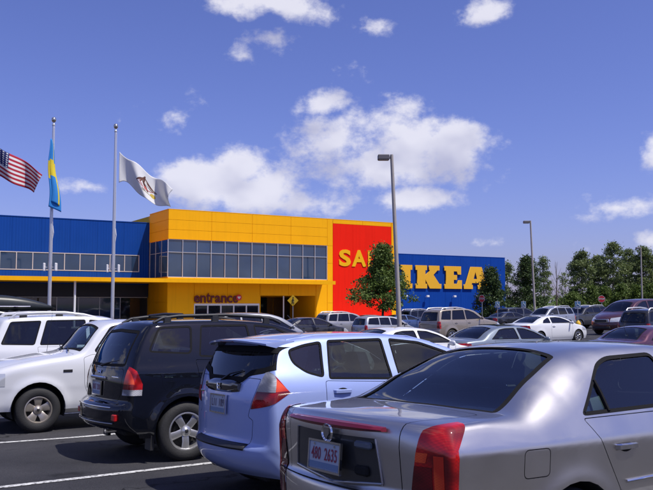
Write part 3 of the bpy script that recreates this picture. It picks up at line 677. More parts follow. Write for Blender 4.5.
def walk_sign(px, d, py, label):
    x, y = fx(px,d), d; b = gz(y,x); z = 1.7+(303-py)/800*d-b
    e = empty('pedestrian_sign', (x,y,b), R(-10), label, 'sign')
    MB().box(-.03,.03,0,.04,0,z+.4).build('post', M_gal, e); q = .5
    MB().prism([(0,z-q),(q,z),(0,z+q),(-q,z)],-.012,-.002).build('panel', M_syel, e)
    mb = MB().lathe([(0,0),(.06,0),(.06,.004),(0,.004)],12,'y',(.02,-.018,z+.24)); mb.tube([(.02,-.016,z+.16),(-.01,-.016,z-.04)],.05,6)
    mb.tube([(-.01,-.016,z-.04),(.09,-.016,z-.14),(.10,-.016,z-.28)],.028,5); mb.tube([(-.01,-.016,z-.04),(-.08,-.016,z-.28)],.028,5); mb.tube([(.02,-.016,z+.13),(.13,-.016,z+.02)],.022,5); mb.tube([(.0,-.016,z+.13),(-.11,-.016,z+.0)],.022,5)
    mb.build('walking_figure', M_sblk, e)
walk_sign(293,70,300.5,'yellow diamond pedestrian crossing sign before the lobby recess')
# ------------------------------------------------------------------ car builder
def pchip(tk, yk):
    tk = np.asarray(tk, float); yk = np.asarray(yk, float); h = np.diff(tk); d = np.diff(yk)/h; m = np.zeros(len(tk))
    for i in range(1, len(tk)-1):
        if d[i-1]*d[i] > 0:
            w1, w2 = 2*h[i]+h[i-1], h[i]+2*h[i-1]; m[i] = (w1+w2)/(w1/d[i-1]+w2/d[i])
    m[0], m[-1] = d[0], d[-1]
    def f(t):
        t = np.asarray(t, float); i = np.clip(np.searchsorted(tk, t, 'right')-1, 0, len(tk)-2); s = (t-tk[i])/h[i]
        return (2*s**3-3*s**2+1)*yk[i]+(s**3-2*s**2+s)*h[i]*m[i]+(-2*s**3+3*s**2)*yk[i+1]+(s**3-s**2)*h[i]*m[i+1]
    return f
def rp(P, r=.05, n=4):                                  # round the corners of a polygon
    out = []; k = len(P)
    for i in range(k):
        a, b, c = (Vector(P[i-1]), Vector(P[i]), Vector(P[(i+1)%k])); u, v = a-b, c-b
        q = min(r, u.length*.45, v.length*.45)
        if q < .004: out.append(tuple(b)); continue
        p0, p1 = b+u.normalized()*q, b+v.normalized()*q
        for j in range(n+1):
            t = j/n; out.append(tuple(p0*(1-t)**2+b*2*t*(1-t)+p1*t*t))
    return out
def inset(P, d):
    a = sum(P[i][0]*P[(i+1)%len(P)][1]-P[(i+1)%len(P)][0]*P[i][1] for i in range(len(P))); s = 1 if a > 0 else -1; out = []
    for i in range(len(P)):
        p, q, r = Vector(P[i-1]), Vector(P[i]), Vector(P[(i+1)%len(P)]); e1, e2 = (q-p).normalized(), (r-q).normalized()
        n1, n2 = Vector((-e1.y,e1.x))*s, Vector((-e2.y,e2.x))*s; b = n1+n2
        if b.length < 1e-6: b = n1
        b.normalize(); c = max(.4, b.dot(n1)); out.append(tuple(q+b*d/c))
    return out
def inpoly(p, P):
    x, y = p; r = False; n = len(P); j = n-1
    for i in range(n):
        if (P[i][1] > y) != (P[j][1] > y) and x < (P[j][0]-P[i][0])*(y-P[i][1])/(P[j][1]-P[i][1])+P[i][0]: r = not r
        j = i
    return r
AX = {'xz':(0,2),'yz':(1,2),'xy':(0,1)}
def cut(bm, ok, polys):
    """cut the surface along every polygon edge; faces inside all the polygons are returned"""
    for ax, P in polys:
        a, b = AX[ax]; lo = (min(p[0] for p in P), min(p[1] for p in P)); hi = (max(p[0] for p in P), max(p[1] for p in P))
        def bb(f):
            A = [v.co[a] for v in f.verts]; B = [v.co[b] for v in f.verts]; return min(A), max(A), min(B), max(B)
        cand = []
        for f in bm.faces:
            if not ok(f): continue
            q = bb(f)
            if q[1] >= lo[0]-.001 and q[0] <= hi[0]+.001 and q[3] >= lo[1]-.001 and q[2] <= hi[1]+.001: cand.append((f, q))
        for i in range(len(P)):
            p, q = P[i], P[(i+1)%len(P)]; d = Vector((q[0]-p[0], q[1]-p[1]))
            if d.length < 1e-6: continue
            x0, x1, y0, y1 = min(p[0],q[0]), max(p[0],q[0]), min(p[1],q[1]), max(p[1],q[1])
            near = [c for c in cand if c[1][1] >= x0 and c[1][0] <= x1 and c[1][3] >= y0 and c[1][2] <= y1]
            if not near: continue
            co = [0,0,0]; no = [0,0,0]; co[a], co[b] = p; no[a], no[b] = -d.y, d.x
            fs = [c[0] for c in near]; g = set(fs)
            for f in fs: g.update(f.edges); g.update(f.verts)
            r = bmesh.ops.bisect_plane(bm, geom=list(g), dist=1e-5, plane_co=co, plane_no=Vector(no).normalized())
            s = set(fs); cand = [c for c in cand if c[0] not in s]
            new = {f for f in r['geom'] if isinstance(f, bmesh.types.BMFace)}
            new.update(f for f in fs if f.is_valid)
            cand += [(f, bb(f)) for f in new]
    res = []
    for f in bm.faces:
        if not ok(f): continue
        c = f.calc_center_median()
        if all(inpoly((c[AX[ax][0]], c[AX[ax][1]]), P) for ax, P in polys): res.append(f)
    return res
def take(bm, faces, off=0.0, delete=True):
    """copy faces out as a new bmesh, shifted along the surface normal"""
    nb = bmesh.new(); mp = {}; l0 = bm.verts.layers.float_vector.get('n0'); l1 = nb.verts.layers.float_vector.new('n0')
    for f in faces:
        for v in f.verts:
            if v not in mp:
                n = v[l0].normalized() if l0 else v.normal; mp[v] = w = nb.verts.new(v.co+n*off); w[l1] = n
        try:
            g = nb.faces.new([mp[v] for v in f.verts]); g.smooth = True
        except ValueError: pass
    if delete: bmesh.ops.delete(bm, geom=faces, context='FACES')
    return nb
def bm_obj(bm, name, m, parent, thick=0, sharp=40, inner=None):
    me = bpy.data.meshes.new(name); bm.normal_update(); l0 = bm.verts.layers.float_vector.get('n0')
    nn = [v[l0].normalized() for v in bm.verts] if l0 else None
    bm.to_mesh(me); bm.free()
    if 'n0' in me.attributes: me.attributes.remove(me.attributes['n0'])
    me.polygons.foreach_set('material_index', [0]*len(me.polygons))
    if nn: me.normals_split_custom_set_from_vertices(nn)
    return link(name, me, parent, m)
M_seal = mat('rubber_black', (.010,.010,.011), .8, spec=.12); M_gap = mat('gap_black', (.004,.004,.004), .9)
M_int = mat('car_interior', (.070,.074,.080), .8, var=.2, vscale=10); M_tan = mat('seat_grey', (.14,.145,.15), .8, var=.2, vscale=12)
M_tyre = mat('tyre_rubber', (.018,.018,.019), .75, bump=.2, bscale=60); M_alloy = mat('alloy', (.55,.55,.55), .3, .8); M_rimd = mat('brake_dark', (.03,.03,.03), .6, .3)
M_chrome = mat('chrome', (.75,.75,.76), .08, 1.0); M_black = mat('black_plastic', (.016,.016,.018), .5, bump=.1, bscale=200)
def lens_mat(name, c1, c2, sc=55, stretch=.35):
    m = mat(name, c1, .5, 0, 1, spec=.1, coat_rough=.02); nt = m.node_tree; b = nt.nodes['Principled BSDF']
    t = nt.nodes.new('ShaderNodeTexCoord'); x = nt.nodes.new('ShaderNodeSeparateXYZ'); nt.links.new(t.outputs['Object'], x.inputs[0])
    n = nt.nodes.new('ShaderNodeTexNoise'); n.inputs['Scale'].default_value = 7; n.inputs['Detail'].default_value = 1; nt.links.new(t.outputs['Object'], n.inputs['Vector'])
    k = NT(m); yy = k.m('ADD', x.outputs[1], x.outputs[0]); a = k.m('SINE', k.m('MULTIPLY', yy, 2*math.pi*sc)); c = k.m('SINE', k.m('MULTIPLY', x.outputs[2], 2*math.pi*sc*1.25))
    g = k.m('ADD', k.m('MULTIPLY', k.m('MULTIPLY', a, c), .13), .5); sm = nt.nodes.new('ShaderNodeMapRange'); sm.interpolation_type = 'SMOOTHSTEP'; nt.links.new(n.outputs[0], sm.inputs[0]); sm.inputs[1].default_value = .38; sm.inputs[2].default_value = .66; sm.inputs[3].default_value = .12
    f = k.m('MULTIPLY', k.m('MULTIPLY', g, 1.5), sm.outputs[0]); cl = nt.nodes.new('ShaderNodeClamp'); nt.links.new(f, cl.inputs[0])
    nt.links.new(k.mix(cl.outputs[0], c1, c2), b.inputs['Base Color'])
    return m
M_tail = lens_mat('tail_red', (.10,.002,.004), (.62,.012,.012), 42); M_tailb = lens_mat('tail_red_bright', (.55,.02,.008), (.95,.12,.03), 60); M_tailc = lens_mat('tail_clear', (.13,.13,.14), (.60,.60,.62), 36); M_taild = lens_mat('tail_dark', (.03,.001,.003), (.22,.004,.008), 50)
M_headl = mat('headlight', (.55,.57,.6), .1, .3, 1); M_plate = mat('plate', (.40,.45,.52), .5); M_under = mat('underbody', (.01,.01,.01), .9)
G_car = glass('car_glass', (.54,.68,.70), 1.85); G_dark = glass('privacy_glass', (.14,.16,.18), 1.75); G_wind = glass('windscreen', (.60,.68,.70), 1.7); G_back = glass('backlight_glass', (.60,.72,.72), 2.3)
def wheel_parts(rad, rim, wid, style, n=5, rm=None):
    """tyre, rim meshes with the outer face towards -y"""
    w = wid/2; t = rad-rim
    tyre = MB().lathe([(rim-.01,-w*.78),(rim+.012,-w*.95),(rim+t*.45,-w*1.04),(rad-.028,-w*.92),(rad-.008,-w*.72),(rad,-w*.35),(rad,w*.35),(rad-.008,w*.72),(rad-.028,w*.92),(rim+t*.45,w*1.04),(rim,w*.9),(rim-.01,w*.7)],40,'y').mesh('tyre',40)
    r = MB().lathe([(rim+.004,-w*.9),(rim-.012,-w*.93),(rim-.022,-w*.80),(rim-.03,-w*.2),(rim-.04,w*.5)],40,'y')
    yo = -w*.80
    def spoke(a, r0, r1, w0, w1, y0, y1, th=.035):
        ca, sa = math.cos(a), math.sin(a); V = []
        for rr, ww, yy in ((r0,w0,y0),((r0+r1)/2,(w0+w1)/2*.92,(y0+y1)/2-.012),(r1,w1,y1)):
            for s, dy in ((-1,.008),(-.55,0),(.55,0),(1,.008),(.8,th),(-.8,th)):
                V.append((ca*rr-sa*ww*s, yy+dy, sa*rr+ca*ww*s))
        F = [(i*6+j, i*6+(j+1)%6, (i+1)*6+(j+1)%6, (i+1)*6+j) for i in range(2) for j in range(6)]+[tuple(range(5,-1,-1)), tuple(range(12,18))]
        r.add(V, F)
    for k in range(n):
        a = 2*math.pi*k/n+math.pi/2
        if style == 'five': spoke(a,.05,rim-.018,.042,.050,yo+.02,yo+.005)
        elif style == 'multi': spoke(a,.05,rim-.018,.018,.020,yo+.02,yo+.004)
        elif style == 'slot': spoke(a,.06,rim-.02,.045,.075,yo+.03,yo+.004)
        elif style == 'cover': spoke(a,.04,rim-.016,.030,.075,yo+.012,yo+.006)
    r.lathe([(0,yo-.004),(.025,yo-.006),(.034,yo+.002),(.065,yo+.012),(.07,yo+.04)],24,'y')
    rimm = r.mesh('rim',35)
    disc = MB().lathe([(0,-w*.1),(rim*.62,-w*.1),(rim*.62,w*.05),(rim-.03,w*.06),(rim-.03,w*.3),(0,w*.3)],32,'y').mesh('brake_disc',35)
    cap = MB().lathe([(0,yo-.010),(.020,yo-.009),(.026,yo-.004)],16,'y').mesh('hub_cap',40)
    tyre.materials.append(M_tyre); rimm.materials.append(rm or M_alloy); disc.materials.append(M_rimd); cap.materials.append(M_black)
    return tyre, rimm, disc, cap
def seat_mesh(w=.50):
    mb = MB(); mb.rbox(-.05,.48,-w/2,w/2,.0,.16,.05)
    def slab(z0, z1, x0, x1, hw0, hw1, th):
        V = []
        for z, x, h in ((z0,x0,hw0),((z0+z1)/2,(x0+x1)/2-.01,(hw0+hw1)/2+.015),(z1-.03,x1+.004,hw1),(z1,x1,hw1*.8)):
            for sx, sy in ((0,-1),(0,1),(th,.86),(th,-.86)): V.append((x-sx, h*sy, z))
        mb.add(V, [(i*4+j, i*4+(j+1)%4, (i+1)*4+(j+1)%4, (i+1)*4+j) for i in range(3) for j in range(4)]+[(3,2,1,0),(12,13,14,15)])
    slab(.08,.68,.02,-.16,w*.46,w*.36,.12); slab(.71,.90,-.15,-.20,.13,.12,.10)
    mb.tube([(-.2,-.05,.66),(-.22,-.05,.75)],.008,5).tube([(-.2,.05,.66),(-.22,.05,.75)],.008,5)
    return mb.mesh('seat',50)
SEAT = seat_mesh(); SEAT.materials.append(M_tan); SEATG = seat_mesh(); SEATG.materials.append(M_tan)
def car(spec, name, label, cat='car', group=None):
    """body shell lofted from a centre profile C and a side silhouette E, then cut into doors, glass, lamps"""
    e = empty(name, label=label, cat=cat, group=group)
    C = np.array(spec['C'], float); E = np.array(spec['E'], float); ds = spec.get('ds',.05); pm = spec['paint']
    tk = np.concatenate([[0], np.cumsum((np.linalg.norm(np.diff(C,axis=0),axis=1)+np.linalg.norm(np.diff(E,axis=0),axis=1))/2)])
    ts = np.concatenate([np.linspace(tk[i],tk[i+1],max(2,int(math.ceil((tk[i+1]-tk[i])/ds))),endpoint=False) for i in range(len(tk)-1)]+[[tk[-1]]])
    cx, cz, ex, ez = (pchip(tk, k)(ts) for k in (C[:,0],C[:,1],E[:,0],E[:,1]))
    fil = np.interp(ts, tk, spec['fil']) if 'fil' in spec else np.full(len(ts), .05)
    W = np.array(spec['W'], float); wf = pchip(W[:,0], W[:,1]); L = max(C[:,0]); ar = spec['arch']; wl, fl = spec.get('rtap',(1.2,.07)), spec.get('ftap',(1.2,.12))
    def S(x, z):
        z = np.clip(z, W[0,0], W[-1,0]); y = wf(z)
        y = y-np.clip(wl[0]-x,0,9)**2*wl[1]-np.clip(x-(L-fl[0]),0,9)**2*fl[1]
        for (ax, az, r) in ar:
            d = np.sqrt((x-ax)**2+(z-az)**2); y = y+spec.get('flare',.012)*np.exp(-((d-r)/.07)**2)*np.where(d > r-.02,1,1)
        return y
    zs = spec.get('zs',.2); lam = np.concatenate([[0], np.cumsum(np.abs(np.diff(ex))+.12*np.abs(np.diff(ez)))]); lam /= lam[-1]
    bx = ex[0]+.03+lam*(ex[-1]-ex[0]-.06)
    nt_, nf, ns = spec.get('n',(12,4,22)); rows = []
    for i in range(len(ts)):
        yE = float(S(ex[i],ez[i])); Ep = np.array([ex[i],yE,ez[i]]); Cp = np.array([cx[i],0,cz[i]]); f = fil[i]
        p = spec.get('crown',2.2)
        def T(q):
            g = 1-(1-q)**p; return np.array([Ep[0]+(Cp[0]-Ep[0])*g, yE*(1-q), Ep[2]+(Cp[2]-Ep[2])*g])
        def D(r):
            x = Ep[0]+(bx[i]-Ep[0])*r; z = Ep[2]+(zs-Ep[2])*r; return np.array([x, float(S(x,z)), z])
        qa = min(.4, f/yE); ln = math.hypot(bx[i]-Ep[0], zs-Ep[2]); rb = min(.4, f/max(ln,.05))
        rib = [T(q) for q in np.linspace(1,qa,nt_+1)]; A, B = T(qa), D(rb)
        rib += [A*(1-t)**2+Ep*2*t*(1-t)+B*t*t for t in np.linspace(0,1,nf+1)[1:-1]]
        rib += [D(r) for r in np.linspace(rb,1,ns+1)]
        rows.append(rib)
    bm = bmesh.new(); m = len(rows[0]); grid = []
    for rib in rows:
        l = [bm.verts.new(p) for p in rib]; r = [l[0]]+[bm.verts.new((p[0],-p[1],p[2])) for p in rib[1:]]; grid.append((l, r))
    for i in range(len(grid)-1):
        for side in (0,1):
            a, b = grid[i][side], grid[i+1][side]
            for j in range(m-1):
                vs = (a[j],b[j],b[j+1],a[j+1]) if side == 0 else (a[j],a[j+1],b[j+1],b[j])
                try: f = bm.faces.new(vs)
                except ValueError: continue
                f.smooth = True; f.material_index = 0 if j < nt_ else (1 if j < nt_+nf else 2)
    bmesh.ops.recalc_face_normals(bm, faces=bm.faces)
    if sum(f.normal.z for f in bm.faces if f.material_index == 0) < 0: bmesh.ops.reverse_faces(bm, faces=bm.faces)
    bm.normal_update(); ln0 = bm.verts.layers.float_vector.new('n0')
    for v in bm.verts: v[ln0] = v.normal
    side = lambda f: f.material_index >= 1
    top = lambda f: f.material_index == 0
    allf = lambda f: True
    mid = L*.5
    # wheel arches
    for (ax, az, r) in ar:
        P = [(ax+r*math.cos(t), az+r*math.sin(t)) for t in np.linspace(0,2*math.pi,29)[:-1]]
        fs = cut(bm, side, [('xz',P)]); bmesh.ops.delete(bm, geom=fs, context='FACES')
    bm.normal_update()
    def window(ok, polys_out, polys_in, nm, gm, parent=e, seal=M_seal):
        fs = cut(bm, ok, polys_out)
        if not fs: return None
        sb = take(bm, fs, -.002); sb.normal_update()
        fi = cut(sb, allf, polys_in); gb = take(sb, fi, -.006)
        o = bm_obj(gb, nm, gm, parent); 
        bm_obj(sb, 'window_seal', seal, o); bm.normal_update(); return o
    sw = spec.get('seal',.022)
    for k, P in enumerate(spec['win']):
        Pr = rp(P['p'], P.get('r',.05)); Pi = inset(Pr, sw)
        for s in (1,-1):
            ok = (lambda f, s=s: f.material_index >= 1 and f.calc_center_median().y*s > 0)
            window(ok, [('xz',Pr)], [('xz',Pi)], 'window', P.get('g',G_car))
    for key, nm, gm in (('rearwin','rear_window',spec.get('rg',G_car)),('windshield','windshield',G_wind)):
        if key in spec:
            ax, P, r = spec[key]; Q = P+[((p[0],-p[1]) if ax == 'xy' else (-p[0],p[1])) for p in reversed(P)]
            Q = [q for i, q in enumerate(Q) if (Vector(q)-Vector(Q[i-1])).length > .003]; Q = rp(Q, r)
            front = key == 'windshield'
            ok = (lambda f: f.material_index <= (1 if key == 'rearwin' and spec.get('rw_fil') else 0) and (f.calc_center_median().x > mid) == front)
            window(ok, [(ax,Q)], [(ax,inset(Q,spec.get('rseal',.035) if not front else .04))], nm, gm)
    # lamps
    for key, nm in (('tail','tail_light'),('head','headlight')):
        if key not in spec: continue
        T_ = spec[key]; back = key == 'tail'
        for s in (1,-1):
            yz = [(p[0]*s,p[1]) for p in T_['yz']]; xz = T_['xz']
            ok = (lambda f, s=s: (f.calc_center_median().x < 1.2) == back and (f.calc_center_median().x > L-1.3) != back and f.calc_center_median().y*s > 0)
            fs = cut(bm, ok, [('yz',yz),('xz',xz)])
            if not fs: continue
            lb = take(bm, fs, .004); lb.normal_update(); o = None
            for zn, (zm, zp) in enumerate(T_.get('zones',[])):
                zf = cut(lb, allf, [(zp[0], [(q[0]*s,q[1]) for q in zp[1]] if zp[0] == 'yz' else zp[1])])
                if zf:
                    zb = take(lb, zf, .002); T_.setdefault('_o',[]).append((zb, zm))
            o = bm_obj(lb, nm, T_['m'], e, .012)
            for zb, zm in T_.pop('_o',[]): bm_obj(zb, 'lens', zm, o, .012)
            bm.normal_update()
    if spec.get('interior',True): bm_obj(take(bm, list(bm.faces), -.018, False), 'interior_lining', M_int, e)
    # doors, lids: cut out with a narrow shut line
    g = spec.get('gap',.005)
    gapb = []
    def lid(ok, ax, P, nm, lab=None):
        fs = cut(bm, ok, [(ax,P)])
        if not fs: return None
        lb = take(bm, fs); lb.normal_update(); fi = cut(lb, allf, [(ax,inset(P,g))])
        db = take(lb, fi); o = bm_obj(db, nm, pm, e, .012, inner=M_int)
        for f in lb.faces: f.material_index = 0
        l_ = lb.verts.layers.float_vector.get('n0')
        for v in lb.verts: v.co -= v[l_]*.008
        bm_obj(lb, 'shut_line', M_gap, o); bm.normal_update(); return o
    doors = {}
    for k, P in enumerate(spec.get('doors',[])):
        for s in (1,-1):
            ok = (lambda f, s=s: f.material_index >= 1 and f.calc_center_median().y*s > 0)
            doors[(k,s)] = lid(ok, 'xz', rp(P,.03,3), 'door')
    for nm, ax, P, r, rear, zmin in spec.get('lids',[]):
        Q = P+[((p[0],-p[1]) if ax == 'xy' else (-p[0],p[1])) for p in reversed(P)]
        Q = [q for i, q in enumerate(Q) if (Vector(q)-Vector(Q[i-1])).length > .003]
        ok = (lambda f: f.material_index == 0 and (f.calc_center_median().x < mid) == rear)
        if zmin:
            cut(bm, ok, [('yz',[(-1.2,zmin),(1.2,zmin),(1.2,3),(-1.2,3)])])
            ok = (lambda f: f.material_index == 0 and (f.calc_center_median().x < mid) == rear and f.calc_center_median().z > zmin)
        doors[nm] = lid(ok, ax, rp(Q,r,4), nm)
    if 'fuel' in spec:
        x, z, w, h, s = spec['fuel']; P = rp([(x-w,z-h),(x+w,z-h),(x+w,z+h),(x-w,z+h)],.035,4)
        lid(lambda f: f.material_index >= 1 and f.calc_center_median().y*s > 0, 'xz', P, 'fuel_door')
    # black cladding zones
    for zm, ax, P, nm in spec.get('clad',[]):
        for s in ((1,-1) if ax == 'xz' else (1,)):
            ok = (lambda f, s=s: (ax == 'yz' and f.calc_center_median().x < mid) or (ax == 'xz' and f.material_index >= 1 and f.calc_center_median().y*s > 0))
            fs = cut(bm, ok, [(ax,P)])
            if fs: bm_obj(take(bm, fs, .006), nm, zm, e, .02); bm.normal_update()
    bm_obj(bm, 'body', pm, e, .014, inner=M_int)
    # wheel wells and underbody
    wy = spec['track']
    ub = MB().rbox(.25,L-.3,-wy+.12,wy-.12,zs+.02,zs+.16,.03)
    ub.build('underbody', M_under, e)
    for (ax, az, r) in ar:
        for s in (1,-1):
            n = 18; V = []; F = []
            for i in range(n+1):
                t = -.35+(math.pi+.7)*i/n
                for yy in (float(S(np.array(ax),np.array(az+r)))-.012, wy-.32): V.append((ax+(r+.004)*math.cos(t), yy*s, az+(r+.004)*math.sin(t)))
            F = [(2*i,2*i+1,2*i+3,2*i+2) for i in range(n)]; V.append((ax,(wy-.32)*s,az)); c = len(V)-1
            F += [(2*i+1,c,2*i+3) for i in range(n)]
            MB().add(V,F).build('wheel_well', M_under, e)
    tyre, rimm, disc, cap = wheel_parts(*spec['wheel'])
    for (ax, az, r) in ar:
        for s in (1,-1):
            w = empty('wheel'); w.parent = e; w.location = (ax, s*(wy), spec['wheel'][0]); w.rotation_euler = (0, (.3+ax*1.7)%6.28, 0)
            if s > 0: w.rotation_euler = (0, 0, math.pi)
            link('tyre', tyre, w); link('rim', rimm, w); link('brake_disc', disc, w); link('hub_cap', cap, w)
    # interior
    if spec.get('interior',True):
        fx_, rx_, sz = spec['seats']; hw = spec.get('seat_y',.36)
        sm = spec.get('seatm',SEAT)
        for x, ys in ((fx_,(-hw,hw)),(rx_,(-hw,hw) if rx_ else ())):
            for y in ys: o = link('seat', sm, e); o.location = (x, y, sz) if x == fx_ else (x+.24, y, sz-.17)
        MB().rbox(spec['dash']-.35,spec['dash'],-.62,.62,sz+.18,sz+.42,.06).build('dashboard', M_int, e)
        st = MB(); c = Vector((spec['dash']-.45,.36,sz+.42)); P = [(c.x+.06*math.sin(t), c.y+.18*math.cos(t), c.z+.17*math.sin(t)) for t in np.linspace(0,2*math.pi,17)]
        st.tube(P,.014,6,False).tube([c,(c.x+.25,c.y,c.z-.1)],.03,6); st.build('steering_wheel', M_int, e, 60)
        if spec.get('floor',True): MB().box(.9,L-1.2,-.66,.66,zs+.17,zs+.2).build('cabin_floor', M_int, e)
        if 'shelf' in spec:
            x0, x1, z = spec['shelf']; MB().rbox(x0,x1,-.58,.58,z-.02,z+.01,.008).build('parcel_shelf', M_tan, e)
    # mirrors
    if 'mirror' in spec:
        x, y, z = spec['mirror']
        for s in (1,-1):
            mb = MB(); V = []
            for yy, k in ((0,.45),(.05,.8),(.13,1),(.20,.92),(.235,.5)):
                for j in range(10):
                    t = 2*math.pi*j/10; V.append((x+.045*k*math.cos(t)+.02, s*(y+.02+yy), z+.075*k*math.sin(t)))
            mb.add(V,[(i*10+j,i*10+(j+1)%10,(i+1)*10+(j+1)%10,(i+1)*10+j) for i in range(4) for j in range(10)]+[tuple(range(10)),tuple(range(40,50))])
            mb.tube([(x+.04,s*(y-.06),z-.05),(x+.03,s*(y+.05),z-.03)],.022,6); mb.build('mirror', spec.get('mirror_m',pm), e, 50)
    def Sy(x, z): return float(S(np.array(x),np.array(z)))
    # door handles
    for (k, x, z) in spec.get('handles',[]):
        for s in (1,-1):
            y = Sy(x,z); hd = MB(); V = []
            for xx, o in ((-.10,.0),(-.085,.028),(0,.036),(.085,.028),(.10,.0)):
                for zz, oo in ((-.018,.4),(-.012,1),(.012,1),(.018,.4)): V.append((x+xx, s*(y-.004+o*oo), z+zz))
            hd.add(V,[(i*4+j,i*4+j+1,(i+1)*4+j+1,(i+1)*4+j) for i in range(4) for j in range(3)])
            d = doors.get((k,s)); hd.build('handle', spec.get('handle_m',pm), d or e, 40)
            cupm = MB(); P = [(x+.062*math.cos(t), s*(y+.0015), z+.032*math.sin(t)) for t in np.linspace(0,2*math.pi,17)[:-1]]; cupm.add(P,[tuple(range(16))]); cupm.build('handle_recess', M_gap, d or e)
    return e, Sy
def place(o, X, Y, th, sc=1.0):
    """set a car down on the sloping lot: rear centre at X,Y, heading th degrees clockwise from +Y"""
    a = R(th); f0 = Vector((math.sin(a),math.cos(a),0)); l0 = Vector((-math.cos(a),math.sin(a),0)); o0 = Vector((X,Y,0))
    r, fr = o0+f0*1.0*sc, o0+f0*3.7*sc; q = lambda p: gz(p.y,p.x)
    zr = (q(r+l0*.8)+q(r-l0*.8))/2; zf = (q(fr+l0*.8)+q(fr-l0*.8))/2; zl = (q(r+l0*.8)+q(fr+l0*.8))/2; z2 = (q(r-l0*.8)+q(fr-l0*.8))/2
    sf, sl = (zf-zr)/(2.7*sc), (zl-z2)/1.6
    f = Vector((f0.x,f0.y,sf)).normalized(); l = Vector((l0.x,l0.y,sl)); l = (l-f*l.dot(f)).normalized(); u = f.cross(l)
    M = Matrix((( f.x,l.x,u.x,X),(f.y,l.y,u.y,Y),(f.z,l.z,u.z,zr-sf*1.0*sc+.002),(0,0,0,1)))
    o.matrix_world = M @ Matrix.Scale(sc,4); return o
# ------------------------------------------------------------------ small shared car parts
def plate(parent, x, y, z, txt, tilt=0, rz=0, front=-1, colr=(.25,.03,.06), txt2=None):
    """licence plate facing -x"""
    p = empty('license_plate'); p.parent = parent; p.location = (x,y,z); p.rotation_euler = (0,tilt,rz)
    MB().rbox(-.006,.006,-.152,.152,-.076,.076,.004).build('plate_panel', M_plate, p)
    MB().box(-.0075,-.0062,-.146,.146,-.07,-.036).build('blue_band', mat('plate_blue',(.14,.22,.36),.5), p)
    fr = MB(); 
    for a, b, c, d in ((-.162,.162,.076,.088),(-.162,.162,-.088,-.076),(-.162,-.152,-.076,.076),(.152,.162,-.076,.076)): fr.box(-.012,.004,a,b,c,d)
    fr.build('plate_frame', M_chrome, p)
    if txt:
        pitch = .262/len(txt)
        for i, ch in enumerate(txt):
            if ch == ' ': continue
            o = link('character', textmesh('character', ch, .098, .0008, .0006), p, mat('plate_ink_%d' % int(colr[0]*100), colr, .6)); o.location = (-.0085,-(i-(len(txt)-1)/2)*pitch,.008); o.rotation_euler = (R(90),0,R(-90)); o.scale = (.62,1,1)
    for s in (-.1,.1): MB().lathe([(0,0),(.007,0),(.007,.004),(0,.004)],8,'x',(-.011,s,.062)).build('bolt', M_chrome, p)
    return p
def strip(parent, name, pts, r, m, n=6):
    return MB().tube(pts, r, n).build(name, m, parent, 60)

